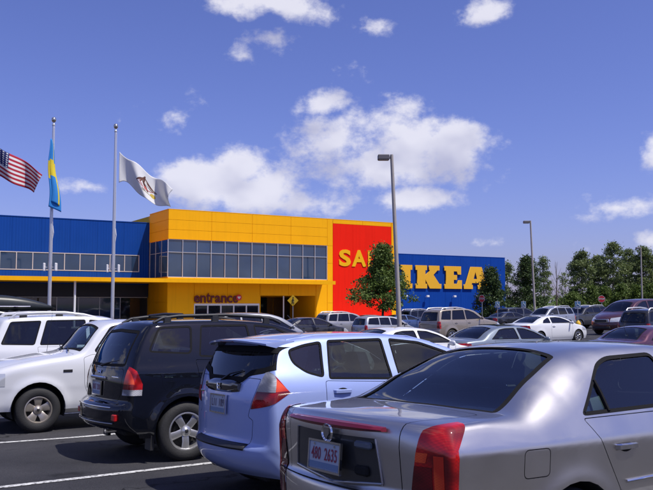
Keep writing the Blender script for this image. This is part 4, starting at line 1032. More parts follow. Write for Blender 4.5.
# ------------------------------------------------------------------ silver sedan (nearest)
P_silver = paint('silver_paint', (.58,.56,.535), 1.0, .34)
CTS = dict(paint=P_silver,
 C=[(.14,.25),(.03,.40),(0,.55),(.01,.655),(.045,.69),(.035,.80),(.02,.99),(.045,1.055),(.30,1.08),(.60,1.09),(1.00,1.275),(1.38,1.425),(1.7,1.46),(2.2,1.47),(2.7,1.445),(3.05,1.35),(3.72,1.0),(4.2,.93),(4.62,.82),(4.79,.64),(4.83,.45),(4.76,.22)],
 E=[(.30,.25),(.20,.40),(.17,.55),(.17,.655),(.18,.69),(.18,.80),(.185,.97),(.22,1.035),(.45,1.055),(.72,1.07),(1.10,1.25),(1.46,1.385),(1.75,1.42),(2.2,1.43),(2.65,1.405),(3.0,1.31),(3.62,.99),(4.1,.89),(4.45,.78),(4.6,.62),(4.62,.45),(4.55,.22)],
 fil=[.1,.1,.1,.09,.05,.045,.04,.03,.03,.08,.17,.16,.10,.07,.06,.06,.06,.06,.08,.1,.1,.1],
 W=[(.18,.80),(.30,.845),(.5,.864),(.70,.880),(.86,.893),(.915,.897),(.93,.890),(1.035,.838),(1.05,.830),(1.12,.790),(1.25,.71),(1.43,.60)],
 rtap=(1.3,.040), ftap=(1.3,.13), arch=[(1.10,.335,.365),(3.98,.335,.365)], wheel=(.328,.215,.225,'multi',7), track=.76, zs=.19, ds=.035, n=(14,5,30), flare=.016,
 win=[dict(p=[(1.205,1.045),(1.585,1.335),(1.72,1.378),(2.22,1.398),(2.27,1.065)],r=.06,g=G_car),dict(p=[(2.32,1.066),(2.27,1.398),(2.6,1.382),(2.92,1.295),(3.36,1.07)],r=.05,g=G_car)],
 rg=G_back, rw_fil=True, rearwin=('xy',[(.615,0),(.635,.40),(.68,.655),(1.36,.525),(1.405,.30),(1.415,0)],.03), windshield=('xy',[(3.66,0),(3.60,.66),(3.06,.54),(2.99,0)],.04),
 tail=dict(m=M_tail, yz=[(.58,.40),(.605,.70),(.665,1.02),(.80,1.10),(1.0,1.10),(1.0,.40)], xz=[(-.2,.40),(.225,.40),(.22,.93),(.35,1.075),(-.2,1.10)],
   zones=[(M_tailb,('yz',[(.745,.42),(.80,.42),(.80,.90),(.745,.90)])),(M_tailb,('yz',[(.64,.86),(.70,.86),(.715,.91),(.64,.91)])),(M_taild,('yz',[(.61,.42),(.735,.42),(.735,.84),(.61,.84)]))]),
 head=dict(m=M_headl, yz=[(.45,.58),(.45,.80),(1,.84),(1,.58)], xz=[(4.3,.60),(4.9,.60),(4.9,.80),(4.3,.82)]),
 doors=[[(1.21,1.035),(1.26,.97),(1.47,.64),(1.60,.42),(1.64,.29),(2.28,.29),(2.29,1.045)],[(2.30,.29),(3.42,.30),(3.46,.70),(3.40,1.05),(2.31,1.05)]],
 lids=[('trunk_lid','xy',[(-.3,0),(-.3,.525),(.05,.535),(.40,.63),(.585,.64),(.59,0)],.05,True,.685),('hood','xy',[(3.70,0),(3.66,.70),(4.6,.56),(4.7,0)],.06,False,None)],
 fuel=(.77,.825,.10,.078,-1), seats=(1.98,1.20,.44), dash=3.25, shelf=(.55,1.02,1.0), mirror=(3.2,.86,1.06), handles=[(0,1.53,.860),(1,2.42,.865)], handle_m=M_chrome)
cts, Sc = car(CTS, 'parked_sedan', 'silver sedan with tall vertical tail lights parked nearest the lavender hatchback', 'car')
def ctx(y, z):
    c = float(np.interp(z,[.55,.655,.69,.80,.99],[0,.01,.045,.035,.02])); ee = float(np.interp(z,[.55,.655,.69,.80,.97],[.17,.17,.18,.18,.185])); return c+(ee-c)*(abs(y)/.84)**2.2
# licence recess: flush panel with the hollow's shade put into its colour, raised surround, plate, red high brake strip, emblem
V = []; F = []; ny, nz_ = 16, 6
for j in range(nz_+1):
    for i in range(ny+1):
        y = -.41+.82*i/ny; t = j/nz_; zb = .712-.030*(1-abs(y)/.41)*0; zz = (.725-.04*(1-abs(y)/.41))*(1-t)+(.955-.005*(1-abs(y)/.41))*t; y *= (1-.06*t)
        V.append((ctx(y,zz)-.004+.0*t, y, zz))
F = [(j*(ny+1)+i,j*(ny+1)+i+1,(j+1)*(ny+1)+i+1,(j+1)*(ny+1)+i) for j in range(nz_) for i in range(ny)]
MB().add(V,F).build('plate_recess', mat('recess_shade_grey',(.035,.037,.038),.35,.2,.5), cts, 60)  # near-black colour carries the shade inside the plate recess
P_sil2 = paint('silver_trim', (.30,.30,.31), .8, .3)
strip(cts,'recess_surround',[(ctx(y,.72)-.008,y,.718-.04*(1-abs(y)/.42)) for y in np.linspace(-.42,.42,13)],.009,P_sil2)
for s in (1,-1): strip(cts,'recess_surround',[(ctx(.42,.72)-.006,s*.42,.72),(ctx(.405,.84)-.006,s*.405,.84),(ctx(.385,.955)-.006,s*.385,.955)],.007,P_sil2)
for s in (-1,):
    MB().rbox(ctx(.30,.86)-.035,ctx(.30,.86)+.0,s*.30-.07,s*.30+.07,.895,.935,.01).build('plate_lamp', mat('lamp_glass',(.10,.13,.17),.25,0,.5), cts)
    MB().rbox(ctx(.28,.8)-.022,ctx(.28,.8)+.01,s*.27-.06,s*.27+.06,.745,.80,.012).build('recess_pocket', M_gap, cts)
rs = MB(); V = []
ys = np.linspace(-.46,.455,25)
for y in ys:
    k = 1-.55*(abs(y)/.49)**3; zt = 1.012; x = ctx(y,.99)-.02
    for dx, dz in ((.018,.020*k),(-.012,.016*k),(-.022,-.004),(-.012,-.022*k),(.020,-.024*k)): V.append((x+dx,y,zt+dz))
rs.add(V,[(i*5+j,i*5+(j+1)%5,(i+1)*5+(j+1)%5,(i+1)*5+j) for i in range(24) for j in range(5)]+[(0,1,2,3,4),(124,123,122,121,120)])
rs.build('high_brake_light', mat('brake_strip_red',(.16,.004,.014),.3,0,.6), cts, 50)
em = empty('emblem'); em.parent = cts; em.location = (-.012,-.015,.958)
MB().lathe([(.040,-.004),(.048,-.012),(.056,-.004),(.048,.004),(.040,-.004)],24,'x').build('wreath', M_chrome, em, 60)
MB().prism([(-.028,.024),(.028,.024),(.026,-.006),(0,-.034),(-.026,-.006)],-.012,.0,'yz').build('shield', mat('emblem_grey',(.35,.33,.30),.25,.8), em)
plate(cts, -.02, 0, .822, '480 2635', R(4))
strip(cts,'bumper_crease',[(ctx(y,.655)-.001,y,.668) for y in np.linspace(-.70,.70,15)],.004,M_gap,5)
for s in (1,-1): strip(cts,'side_moulding',[(x,s*(Sc(x,.655+.01*(x-1.58))+.003),.655+.012*(x-1.58)) for x in np.linspace(1.54,2.26,8)],.010,M_chrome)
for s in (1,-1): strip(cts,'window_divider',[(1.475,s*(Sc(1.475,1.06)-.004),1.06),(1.483,s*(Sc(1.483,1.16)-.004),1.16),(1.485,s*(Sc(1.485,1.235)-.006),1.235)],.014,M_seal)
st = MB(); y0 = -(Sc(1.31,1.09)-.001); st.add([(1.285,y0,1.055),(1.33,y0,1.058),(1.33,y0+.012,1.095),(1.285,y0+.012,1.092)],[(0,1,2,3)]); st.build('window_sticker', M_swh, cts)
MB().rbox(1.02,1.30,-.18,.18,.98,1.03,.02).build('paper_on_shelf', M_swh, cts)
place(cts, .008, 4.65, 55.5)

# ------------------------------------------------------------------ lavender-blue hatchback
P_lav = paint('lavender_paint', (.33,.41,.70), .35, .50); P_lav.node_tree.nodes['Principled BSDF'].inputs['Specular IOR Level'].default_value = .2
FIT = dict(paint=P_lav,
 C=[(.16,.26),(.05,.34),(.0,.46),(.0,.515),(.055,.545),(.07,.62),(.07,.90),(.10,1.06),(.25,1.37),(.30,1.44),(.40,1.478),(.8,1.525),(1.4,1.54),(1.9,1.515),(2.3,1.43),(3.2,1.02),(3.65,.89),(3.95,.74),(4.08,.55),(4.10,.42),(4.04,.25)],
 E=[(.34,.26),(.24,.34),(.20,.46),(.20,.515),(.205,.545),(.205,.62),(.205,.90),(.22,1.06),(.30,1.345),(.34,1.405),(.43,1.44),(.8,1.488),(1.4,1.502),(1.9,1.475),(2.3,1.385),(3.15,.985),(3.55,.85),(3.8,.70),(3.88,.52),(3.9,.42),(3.86,.25)],
 fil=[.12,.12,.12,.12,.08,.08,.08,.06,.05,.05,.05,.05,.05,.05,.05,.05,.07,.09,.1,.1,.1],
 W=[(.18,.78),(.35,.83),(.55,.845),(.75,.845),(.88,.838),(1.0,.826),(1.1,.80),(1.25,.725),(1.5,.60)],
 rtap=(1.0,.09), ftap=(1.1,.13), arch=[(.86,.30,.335),(3.34,.30,.335)], wheel=(.295,.195,.185,'multi',6), track=.72, zs=.2, ds=.035, n=(14,5,28), flare=.014,
 win=[dict(p=[(.425,1.375),(.44,1.255),(.56,1.165),(.735,1.118),(.80,1.455),(.60,1.425)],r=.05,g=G_car),dict(p=[(.775,1.108),(.86,1.462),(1.50,1.478),(1.50,1.085)],r=.035,g=G_car),dict(p=[(1.57,1.083),(1.58,1.478),(1.95,1.445),(2.28,1.345),(2.85,1.075)],r=.04,g=G_car)],
 rearwin=('yz',[(0,1.075),(.34,1.075),(.44,1.14),(.60,1.165),(.72,1.20),(.72,1.385),(.58,1.405),(0,1.41)],.02), rw_fil=True, rseal=.055, rg=G_dark,
 windshield=('xy',[(3.16,0),(3.06,.66),(2.36,.52),(2.30,0)],.04),
 tail=dict(m=M_tail, yz=[(.50,.79),(.575,1.0),(.62,1.14),(.65,1.24),(.95,1.30),(.95,.79)], xz=[(-.2,.80),(.06,.815),(.375,1.005),(.345,1.035),(.16,1.275),(-.2,1.29)],
   zones=[(M_tailc,('xz',[(-.2,1.01),(.235,1.01),(.26,1.12),(.215,1.31),(-.2,1.32)])),(M_tailb,('xz',[(.20,1.01),(.36,1.02),(.24,1.14),(.21,1.14)]))]),
 head=dict(m=M_headl, yz=[(.40,.58),(.40,.78),(1,.92),(1,.62)], xz=[(3.4,.66),(4.2,.60),(4.2,.82),(3.4,.88)]),
 doors=[[(.735,1.10),(.73,.90),(.90,.72),(1.16,.55),(1.22,.30),(1.52,.28),(1.53,1.07)],[(1.545,.28),(2.78,.28),(2.82,.60),(2.86,1.06),(1.545,1.072)]],
 lids=[('tailgate','yz',[(0,.548),(.52,.548),(.545,.60),(.555,.76),(.49,.79),(.565,1.0),(.60,1.12),(.42,1.125),(.33,1.062),(0,1.062)],.02,True,None)],
 seats=(1.62,.82,.44), dash=2.75, shelf=(.30,.70,.92), mirror=(2.62,.80,1.08), handles=[(0,.905,1.0),(1,1.72,.96)])
fit, Sf = car(FIT, 'parked_hatchback', 'lavender blue hatchback parked between the silver sedan and the black utility vehicle', 'car')
def ftx(y, z):
    c = float(np.interp(z,[.46,.515,.545,.62,.90,1.06,1.37],[0,0,.055,.07,.07,.10,.25])); ee = float(np.interp(z,[.46,.515,.545,.9,1.06,1.345],[.20,.20,.205,.205,.22,.30])); return c+(ee-c)*(abs(y)/.80)**2.2
sp = MB(); V = []
for y in np.linspace(-.60,.60,21):
    b = .13+.10*(abs(y)/.6)**2.5; k = .035*(abs(y)/.6)**2
    for x, z in ((b,1.462-k),(b+.004,1.446-k),(b+.13,1.42-k),(b+.30,1.475-k*.6),(b+.20,1.480-k*.8),(b+.05,1.472-k)): V.append((x,y,z))
sp.add(V,[(i*6+j,i*6+(j+1)%6,(i+1)*6+(j+1)%6,(i+1)*6+j) for i in range(20) for j in range(6)]+[tuple(range(6)),tuple(range(125,119,-1))]); spo = sp.build('spoiler', P_lav, fit, 35)
MB().rbox(.135,.15,-.14,.14,1.438,1.452,.004).build('high_brake_light', M_taild, fit)
gb = MB(); V = []
for y in np.linspace(-.34,.34,13):
    h = .055*(1-(abs(y)/.34)**3*.5); x = ftx(y,1.04)
    for dx, z in ((.004,1.045+h),(-.028,1.05+h*.5),(-.034,1.035),(-.022,1.02-h*.6),(.004,1.02-h)): V.append((x+dx,y,z))
gb.add(V,[(i*5+j,i*5+(j+1)%5,(i+1)*5+(j+1)%5,(i+1)*5+j) for i in range(12) for j in range(5)]+[(0,1,2,3,4),(64,63,62,61,60)]); gb.build('tailgate_garnish', mat('gloss_black',(.008,.008,.010),.08,0,1), fit, 50)
em = empty('emblem'); em.parent = fit; em.location = (ftx(0,1.04)-.038,0,1.035)
MB().tube([(0,-.036,.030),(0,.036,.030),(0,.028,-.030),(0,-.028,-.030),(0,-.036,.030)],.0045,6).tube([(0,-.022,.026),(0,-.018,-.026)],.006,6).tube([(0,.022,.026),(0,.018,-.026)],.006,6).tube([(0,-.02,0),(0,.02,0)],.006,6).build('badge', M_chrome, em)
plate(fit, ftx(.05,.87)-.012, 0, .872, 'L11 109', R(2), colr=(.10,.06,.10))
for y in (.30,): 
    MB().rbox(ftx(.42,.97)-.004,ftx(.42,.97)+.01,.30,.52,.955,.975,.004).build('lettering_badge', M_chrome, fit)
sb = MB(); V = []
for y in np.linspace(-.50,.50,17):
    x0 = ftx(y,.515); 
    for dx, z in ((-.006,.500),(-.010,.512),(.012,.534),(.062,.548)): V.append((x0+dx,y*1.0,z))
sb.add(V,[(i*4+j,i*4+j+1,(i+1)*4+j+1,(i+1)*4+j) for i in range(16) for j in range(3)]); o = sb.build('bumper_step_pad', M_black, fit, 50); md = o.modifiers.new('t','SOLIDIFY'); md.thickness = .006; md.offset = 1
strip(fit,'antenna',[(1.0,0,1.535),(.92,0,1.60),(.80,0,1.70)],[.008,.004,.003],M_black)
strip(fit,'rear_wiper',[(ftx(0,1.10)-.03,0,1.085),(ftx(.1,1.16)-.03,-.12,1.15),(ftx(.3,1.2)-.02,-.30,1.185)],[.014,.008,.005],M_black)
for s in (1,-1): strip(fit,'roof_moulding',[(x,s*.52,z+.0) for x, z in ((.48,1.462),(.8,1.507),(1.4,1.522),(1.9,1.495),(2.2,1.435))],.005,P_lav)
place(fit, -1.06, 7.5, 57)

# ------------------------------------------------------------------ black utility vehicle
P_black = paint('black_paint', (.004,.005,.009), 0, .6); P_black.node_tree.nodes['Principled BSDF'].inputs['Specular IOR Level'].default_value = .03
SFE = dict(paint=P_black,
 C=[(.20,.36),(.06,.40),(.0,.50),(.0,.62),(.03,.675),(.13,.715),(.14,.95),(.17,1.10),(.43,1.595),(.52,1.665),(.95,1.705),(1.6,1.72),(2.2,1.69),(2.6,1.60),(3.40,1.16),(3.9,1.09),(4.3,.97),(4.46,.78),(4.5,.5),(4.42,.32)],
 E=[(.36,.36),(.26,.40),(.21,.50),(.20,.62),(.21,.675),(.25,.715),(.255,.95),(.29,1.10),(.51,1.57),(.58,1.632),(.98,1.668),(1.6,1.68),(2.2,1.65),(2.56,1.56),(3.32,1.13),(3.75,1.03),(4.1,.91),(4.25,.74),(4.28,.5),(4.22,.32)],
 fil=[.1,.1,.11,.11,.09,.06,.06,.06,.06,.05,.05,.05,.05,.05,.06,.07,.09,.1,.1,.1],
 W=[(.25,.85),(.42,.905),(.60,.915),(.80,.912),(.98,.905),(1.08,.895),(1.14,.868),(1.25,.835),(1.69,.655)],
 rtap=(1.1,.075), ftap=(1.2,.11), arch=[(.95,.37,.405),(3.57,.37,.405)], wheel=(.355,.225,.225,'five',5), track=.80, zs=.30, ds=.04, n=(14,5,28), flare=.03,
 win=[dict(p=[(.475,1.30),(.645,1.605),(1.085,1.625),(1.03,1.27)],r=.07,g=G_dark),dict(p=[(1.12,1.24),(1.20,1.63),(1.86,1.642),(1.90,1.20)],r=.04,g=G_dark),dict(p=[(1.97,1.2),(1.95,1.642),(2.25,1.615),(2.55,1.48),(3.02,1.19)],r=.04,g=G_car)],
 rearwin=('yz',[(0,1.12),(.66,1.13),(.58,1.56),(0,1.585)],.06), rg=G_dark, windshield=('xy',[(3.36,0),(3.26,.70),(2.66,.56),(2.60,0)],.04),
 tail=dict(m=M_tail, yz=[(.70,.80),(.73,.98),(.74,1.165),(1,1.165),(1,.80)], xz=[(-.2,.80),(.385,.80),(.395,.93),(.33,1.08),(.245,1.165),(-.2,1.165)],
   zones=[(M_tailc,('xz',[(-.2,.79),(.42,.79),(.42,.868),(-.2,.868)])),(M_tailb,('xz',[(-.2,.93),(.30,.93),(.26,1.10),(-.2,1.12)]))]),
 head=dict(m=M_headl, yz=[(.45,.72),(.45,.90),(1,.98),(1,.74)], xz=[(3.8,.78),(4.6,.70),(4.6,.94),(3.8,.98)]),
 doors=[[(1.07,1.21),(1.10,1.0),(1.34,.74),(1.40,.42),(1.93,.40),(1.94,1.18)],[(1.95,.40),(3.1,.40),(3.14,.8),(3.08,1.17),(1.96,1.18)]],
 lids=[('tailgate','yz',[(0,.72),(.60,.72),(.66,.80),(.675,1.05),(.64,1.105),(0,1.105)],.03,True,None)],
 seats=(1.95,1.15,.58), dash=2.98, mirror=(2.85,.88,1.22), handles=[(0,1.30,1.04),(1,2.12,1.03)])
sfe, Ss = car(SFE, 'parked_utility_vehicle', 'black utility vehicle with roof rails parked between the lavender hatchback and the white pickup', 'suv')
def sfx(y, z):
    c = float(np.interp(z,[.4,.5,.62,.675,.715,.95,1.10,1.595],[.06,0,0,.03,.13,.14,.17,.43])); ee = float(np.interp(z,[.4,.5,.62,.675,.715,.95,1.10,1.57],[.26,.21,.20,.21,.25,.255,.29,.51])); return c+(ee-c)*(abs(y)/.86)**2.2
for s in (1,-1):
    rl = empty('roof_rail'); rl.parent = sfe
    MB().tube([(.62,s*.575,1.655),(.74,s*.575,1.715),(.95,s*.575,1.742),(1.6,s*.575,1.762),(2.1,s*.575,1.742),(2.3,s*.575,1.712),(2.42,s*.575,1.66)],[.018,.022,.022,.022,.022,.022,.018],8).build('bar', M_black, rl, 60)
    for x, z in ((.80,1.69),(1.45,1.71),(2.2,1.68)): MB().rbox(x-.05,x+.05,s*.575-.02,s*.575+.02,z-.04,z+.05,.012).build('rail_foot', M_black, rl)
for x in (1.0,1.75): MB().tube([(x,-.575,1.760),(x,0,1.775),(x,.575,1.760)],.018,8).build('cross_bar', M_black, sfe, 60)
plate(sfe, sfx(0,.85)-.012, .0, .855, 'K47 218', R(1))
MB().rbox(sfx(0,.98)-.03,sfx(0,.98)+.01,-.26,.26,.965,1.0,.01).build('tailgate_handle', M_chrome, sfe)
MB().tube([(sfx(0,1.05)-.012,-.05,1.035),(sfx(0,1.05)-.012,-.04,1.075)],.008,6).tube([(sfx(0,1.05)-.012,.04,1.035),(sfx(0,1.05)-.012,.05,1.075)],.008,6).tube([(sfx(0,1.05)-.012,-.04,1.05),(sfx(0,1.05)-.012,.04,1.06)],.008,6).build('emblem', M_chrome, sfe)
strip(sfe,'lettering_badge',[(sfx(.5,1.0)-.008,-.42,1.0),(sfx(.6,1.0)-.008,-.60,1.0)],.012,M_chrome)
for s in (1,-1): 
    MB().rbox(sfx(.66,.52)-.012,sfx(.66,.52)+.03,s*.60 if s > 0 else -.74,s*.60+.14 if s > 0 else -.60,.50,.58,.01).build('reflector', M_tail, sfe)
    MB().prism([(.50,.16),(.52,.52),(.56,.52),(.545,.16)],s*.70,s*.88).build('mud_flap', M_black, sfe)
strip(sfe,'bumper_trim',[(sfx(y,.64)-.006,y,.655) for y in np.linspace(-.62,.62,13)],.010,M_chrome)
strip(sfe,'bumper_trim',[(sfx(y,.5)-.004,y,.47) for y in np.linspace(-.66,.66,13)],.008,P_sil2)
MB().tube([(.12,-.38,.36),(.35,-.38,.37)],.03,10).build('exhaust_pipe', M_chrome, sfe)
MB().tube([(.10,-.30,.42),(.10,.30,.42)],.035,8).build('tow_bar', M_black, sfe)
strip(sfe,'rear_wiper',[(sfx(0,1.14)-.02,0,1.13),(sfx(.2,1.2)-.02,-.22,1.17),(sfx(.4,1.24)-.02,-.45,1.20)],[.018,.010,.006],M_black)
def decal(y0, y1, z0, z1, m=M_swh, oval=True):
    P = [((y0+y1)/2+(y1-y0)/2*math.cos(t),(z0+z1)/2+(z1-z0)/2*math.sin(t)) for t in np.linspace(0,2*math.pi,15)[:-1]] if oval else [(y0,z0),(y1,z0),(y1,z1),(y0,z1)]
    MB().add([(sfx(y,z)-.002,y,z) for y,z in P],[tuple(range(len(P)))]).build('window_decal', m, sfe)
M_dec = mat('decal_grey',(.45,.45,.47),.5)
decal(.02,.14,1.22,1.34,M_dec); decal(.28,.40,1.20,1.32,M_dec)
for k in range(3): decal(-.36,-.20,1.30+.045*k,1.325+.045*k,M_dec,False)
place(sfe, -2.97, 10.0, 57)

# ------------------------------------------------------------------ white pickup (parked the other way round)
P_white = paint('white_paint', (.64,.65,.67), 0, .4)
RNG = dict(paint=P_white,
 C=[(.06,.50),(.0,.62),(.0,.92),(.02,1.03),(.10,1.05),(.6,1.05),(1.68,1.05),(1.75,1.10),(1.86,1.58),(1.96,1.685),(2.3,1.72),(2.7,1.70),(2.86,1.65),(3.37,1.205),(3.80,1.15),(4.35,1.05),(4.58,.96),(4.64,.80),(4.68,.55),(4.62,.36)],
 E=[(.14,.50),(.06,.62),(.05,.92),(.07,1.0),(.14,1.02),(.6,1.02),(1.70,1.02),(1.78,1.09),(1.90,1.55),(1.99,1.64),(2.3,1.675),(2.66,1.655),(2.81,1.605),(3.24,1.175),(3.74,1.10),(4.25,1.0),(4.45,.91),(4.5,.78),(4.52,.55),(4.48,.36)],
 fil=[.05,.05,.05,.04,.04,.04,.04,.05,.05,.05,.05,.05,.05,.05,.07,.08,.1,.1,.1,.1],
 W=[(.30,.82),(.45,.855),(.62,.862),(.70,.868),(.90,.865),(1.02,.85),(1.10,.83),(1.18,.80),(1.69,.64)],
 rtap=(.5,.05), ftap=(.9,.13), arch=[(1.02,.37,.40),(3.86,.37,.40)], wheel=(.345,.205,.225,'slot',5,mat('alloy_tan',(.42,.38,.33),.35,.7)), track=.755, zs=.34, ds=.045, n=(12,5,24), flare=.026,
 win=[dict(p=[(2.02,1.20),(2.04,1.62),(2.60,1.635),(2.72,1.60),(3.0,1.23),(2.98,1.19)],r=.04,g=G_car)],
 rearwin=('yz',[(0,1.18),(.60,1.18),(.52,1.52),(0,1.54)],.05), windshield=('xy',[(3.34,0),(3.21,.70),(2.88,.585),(2.87,0)],.03),
 head=dict(m=M_headl, yz=[(.46,.72),(.46,.90),(1,.92),(1,.72)], xz=[(4.35,.72),(4.8,.72),(4.8,.92),(4.35,.92)]), tail=dict(m=M_tail, yz=[(.70,.66),(.70,.98),(1,.98),(1,.66)], xz=[(-.1,.66),(.16,.66),(.16,.98),(-.1,.98)]),
 doors=[[(1.93,1.17),(1.90,.46),(3.08,.44),(3.17,.70),(3.18,1.12),(3.04,1.17)]],
 lids=[('hood','xy',[(3.40,0),(3.30,.72),(4.40,.66),(4.52,0)],.05,False,None)],
 seats=(2.02,None,.56), dash=3.12, mirror=(2.84,.86,1.24), mirror_m=M_black, handles=[(0,2.10,.96)])
rng_, Sr = car(RNG, 'parked_pickup', 'white pickup truck facing the opposite way beside the black utility vehicle', 'pickup')
for s in (1,-1):
    MB().box(3.36,3.50,s*(Sr(3.43,.93)+.001),s*(Sr(3.43,.93)+.008),.905,.945).build('fender_badge', M_black, rng_)
MB().rbox(4.50,4.74,-.80,.80,.42,.62,.05).build('front_bumper', P_white, rng_); MB().rbox(4.60,4.69,-.44,.44,.68,.92,.02).build('grille', M_black, rng_)
MB().tube([(3.40,-.74,1.12),(3.30,-.76,1.90)],[.004,.002],5).build('antenna', M_black, rng_)
for y in (.55,.05): strip(rng_,'wiper',[(3.36,y,1.22),(3.30,y-.25,1.265),(3.26,y-.5,1.29)],[.012,.008,.005],M_black)
MB().add([(2.96,.40,1.50),(2.96,.52,1.50),(3.05,.52,1.36),(3.05,.40,1.36)],[(0,1,2,3)]).build('windshield_paper', M_swh, rng_)
place(rng_, -1.60, 15.19, 238)

# ------------------------------------------------------------------ white utility vehicle behind the pickup
EXP = dict(paint=P_white,
 C=[(.16,.36),(.03,.42),(0,.55),(.0,.66),(.08,.72),(.09,1.0),(.12,1.13),(.32,1.62),(.42,1.72),(.9,1.77),(1.7,1.79),(2.35,1.765),(2.75,1.68),(3.50,1.20),(4.0,1.13),(4.5,1.03),(4.68,.86),(4.74,.55),(4.68,.34)],
 E=[(.32,.36),(.22,.42),(.18,.55),(.18,.66),(.21,.72),(.215,1.0),(.24,1.13),(.40,1.60),(.48,1.68),(.93,1.73),(1.7,1.75),(2.3,1.725),(2.70,1.635),(3.42,1.17),(3.9,1.07),(4.3,.96),(4.48,.80),(4.52,.55),(4.46,.34)],
 W=[(.25,.85),(.45,.90),(.65,.91),(.95,.90),(1.1,.88),(1.16,.855),(1.3,.81),(1.77,.67)], rtap=(1.0,.07), ftap=(1.2,.11), arch=[(1.0,.37,.405),(3.75,.37,.405)], wheel=(.355,.225,.235,'five',5), track=.79, zs=.32, ds=.06, n=(9,3,20), flare=.025,
 win=[dict(p=[(.36,1.22),(.55,1.655),(1.13,1.675),(.98,1.20)],r=.05,g=G_dark),dict(p=[(1.07,1.20),(1.22,1.68),(1.98,1.69),(1.98,1.19)],r=.04,g=G_dark),dict(p=[(2.05,1.19),(2.05,1.69),(2.32,1.665),(2.66,1.54),(3.16,1.20)],r=.04,g=G_car)],
 rearwin=('yz',[(0,1.16),(.66,1.16),(.58,1.60),(0,1.62)],.05), rg=G_dark, windshield=('xy',[(3.46,0),(3.36,.70),(2.80,.575),(2.74,0)],.04),
 tail=dict(m=M_tail, yz=[(.70,.76),(.70,1.12),(1,1.12),(1,.76)], xz=[(-.1,.76),(.30,.76),(.30,1.12),(-.1,1.12)]), head=dict(m=M_headl, yz=[(.45,.76),(.45,.95),(1,.98),(1,.76)], xz=[(4.2,.76),(4.8,.76),(4.8,.96),(4.2,.98)]),
 doors=[[(1.03,1.17),(1.05,1.0),(1.40,.74),(1.46,.44),(2.01,.42),(2.02,1.16)],[(2.03,.42),(3.22,.42),(3.26,.8),(3.20,1.16),(2.04,1.16)]],
 lids=[('tailgate','yz',[(0,.72),(.62,.72),(.66,.80),(.66,1.10),(0,1.10)],.03,True,None)],
 seats=(2.02,1.25,.60), dash=3.08, mirror=(2.95,.88,1.24), handles=[(0,1.30,1.02),(1,2.2,1.02)])
M_rail = mat('rail_silver',(.60,.60,.61),.35,.5)
def rails(par, z=1.80, x0=.55, x1=2.42, drop=.14):
    for s in (1,-1):
        rl = empty('roof_rail'); rl.parent = par
        MB().tube([(x0,s*.60,z-.10),(x0+.12,s*.60,z),(x0+.6,s*.60,z+.025),((x0+x1)/2+.1,s*.60,z+.025),(x1-.45,s*.60,z-.02),(x1-.1,s*.585,z-.10),(x1,s*.58,z-drop)],[.03,.034,.034,.034,.034,.03,.015],8).build('bar', M_rail, rl, 60)
        for x in (x0+.25,(x0+x1)/2,x1-.55): MB().rbox(x-.07,x+.07,s*.60-.02,s*.60+.02,z-.09,z-.0,.01).build('rail_foot', M_black, rl)
exp, Se = car(EXP, 'parked_utility_vehicle', 'white utility vehicle with silver roof rails behind the white pickup', 'suv'); rails(exp)
place(exp, -6.9, 15.7, 58)
# ------------------------------------------------------------------ cars further off
SED = dict(paint=paint('sedan_base',(.5,.5,.5),.5,.4),
 C=[(.16,.26),(.03,.38),(0,.55),(.02,.68),(.04,.85),(.07,1.0),(.35,1.05),(.65,1.07),(1.05,1.26),(1.45,1.39),(1.8,1.43),(2.2,1.435),(2.7,1.40),(3.05,1.30),(3.70,.97),(4.1,.92),(4.5,.80),(4.68,.62),(4.70,.45),(4.62,.22)],
 E=[(.32,.26),(.22,.38),(.18,.55),(.19,.68),(.20,.85),(.24,.97),(.48,1.01),(.78,1.035),(1.14,1.22),(1.5,1.345),(1.82,1.385),(2.2,1.39),(2.65,1.355),(3.0,1.255),(3.6,.95),(4.0,.88),(4.32,.76),(4.46,.60),(4.48,.45),(4.42,.22)],
 W=[(.18,.80),(.4,.86),(.65,.875),(.9,.865),(1.0,.84),(1.1,.79),(1.40,.60)], rtap=(1.2,.08), ftap=(1.2,.14), arch=[(1.05,.32,.35),(3.75,.32,.35)], wheel=(.315,.205,.21,'multi',7), track=.75, ds=.08, n=(7,3,14),
 win=[dict(p=[(1.10,1.04),(1.55,1.315),(1.80,1.35),(2.18,1.355),(2.2,1.03)],r=.05,g=G_car),dict(p=[(2.27,1.03),(2.26,1.355),(2.58,1.335),(2.92,1.235),(3.36,1.02)],r=.05,g=G_car)],
 rearwin=('xy',[(.66,0),(.74,.62),(1.40,.50),(1.46,0)],.04), windshield=('xy',[(3.66,0),(3.56,.66),(3.08,.53),(3.0,0)],.04),
 tail=dict(m=M_tail, yz=[(.52,.72),(.52,.94),(1,.96),(1,.72)], xz=[(-.1,.72),(.36,.74),(.36,.94),(-.1,.98)]), head=dict(m=M_headl, yz=[(.45,.58),(.45,.76),(1,.84),(1,.6)], xz=[(4.1,.62),(4.8,.58),(4.8,.80),(4.1,.84)]),
 doors=[[(1.20,1.01),(1.26,.9),(1.50,.62),(1.58,.30),(2.23,.28),(2.23,1.005)],[(2.24,.28),(3.36,.28),(3.40,1.0),(2.24,1.0)]], gap=.008, seats=(1.95,1.15,.44), dash=3.2, shelf=(.6,1.0,.96), mirror=(3.15,.84,1.02), handles=[(0,1.5,.86),(1,2.4,.86)])
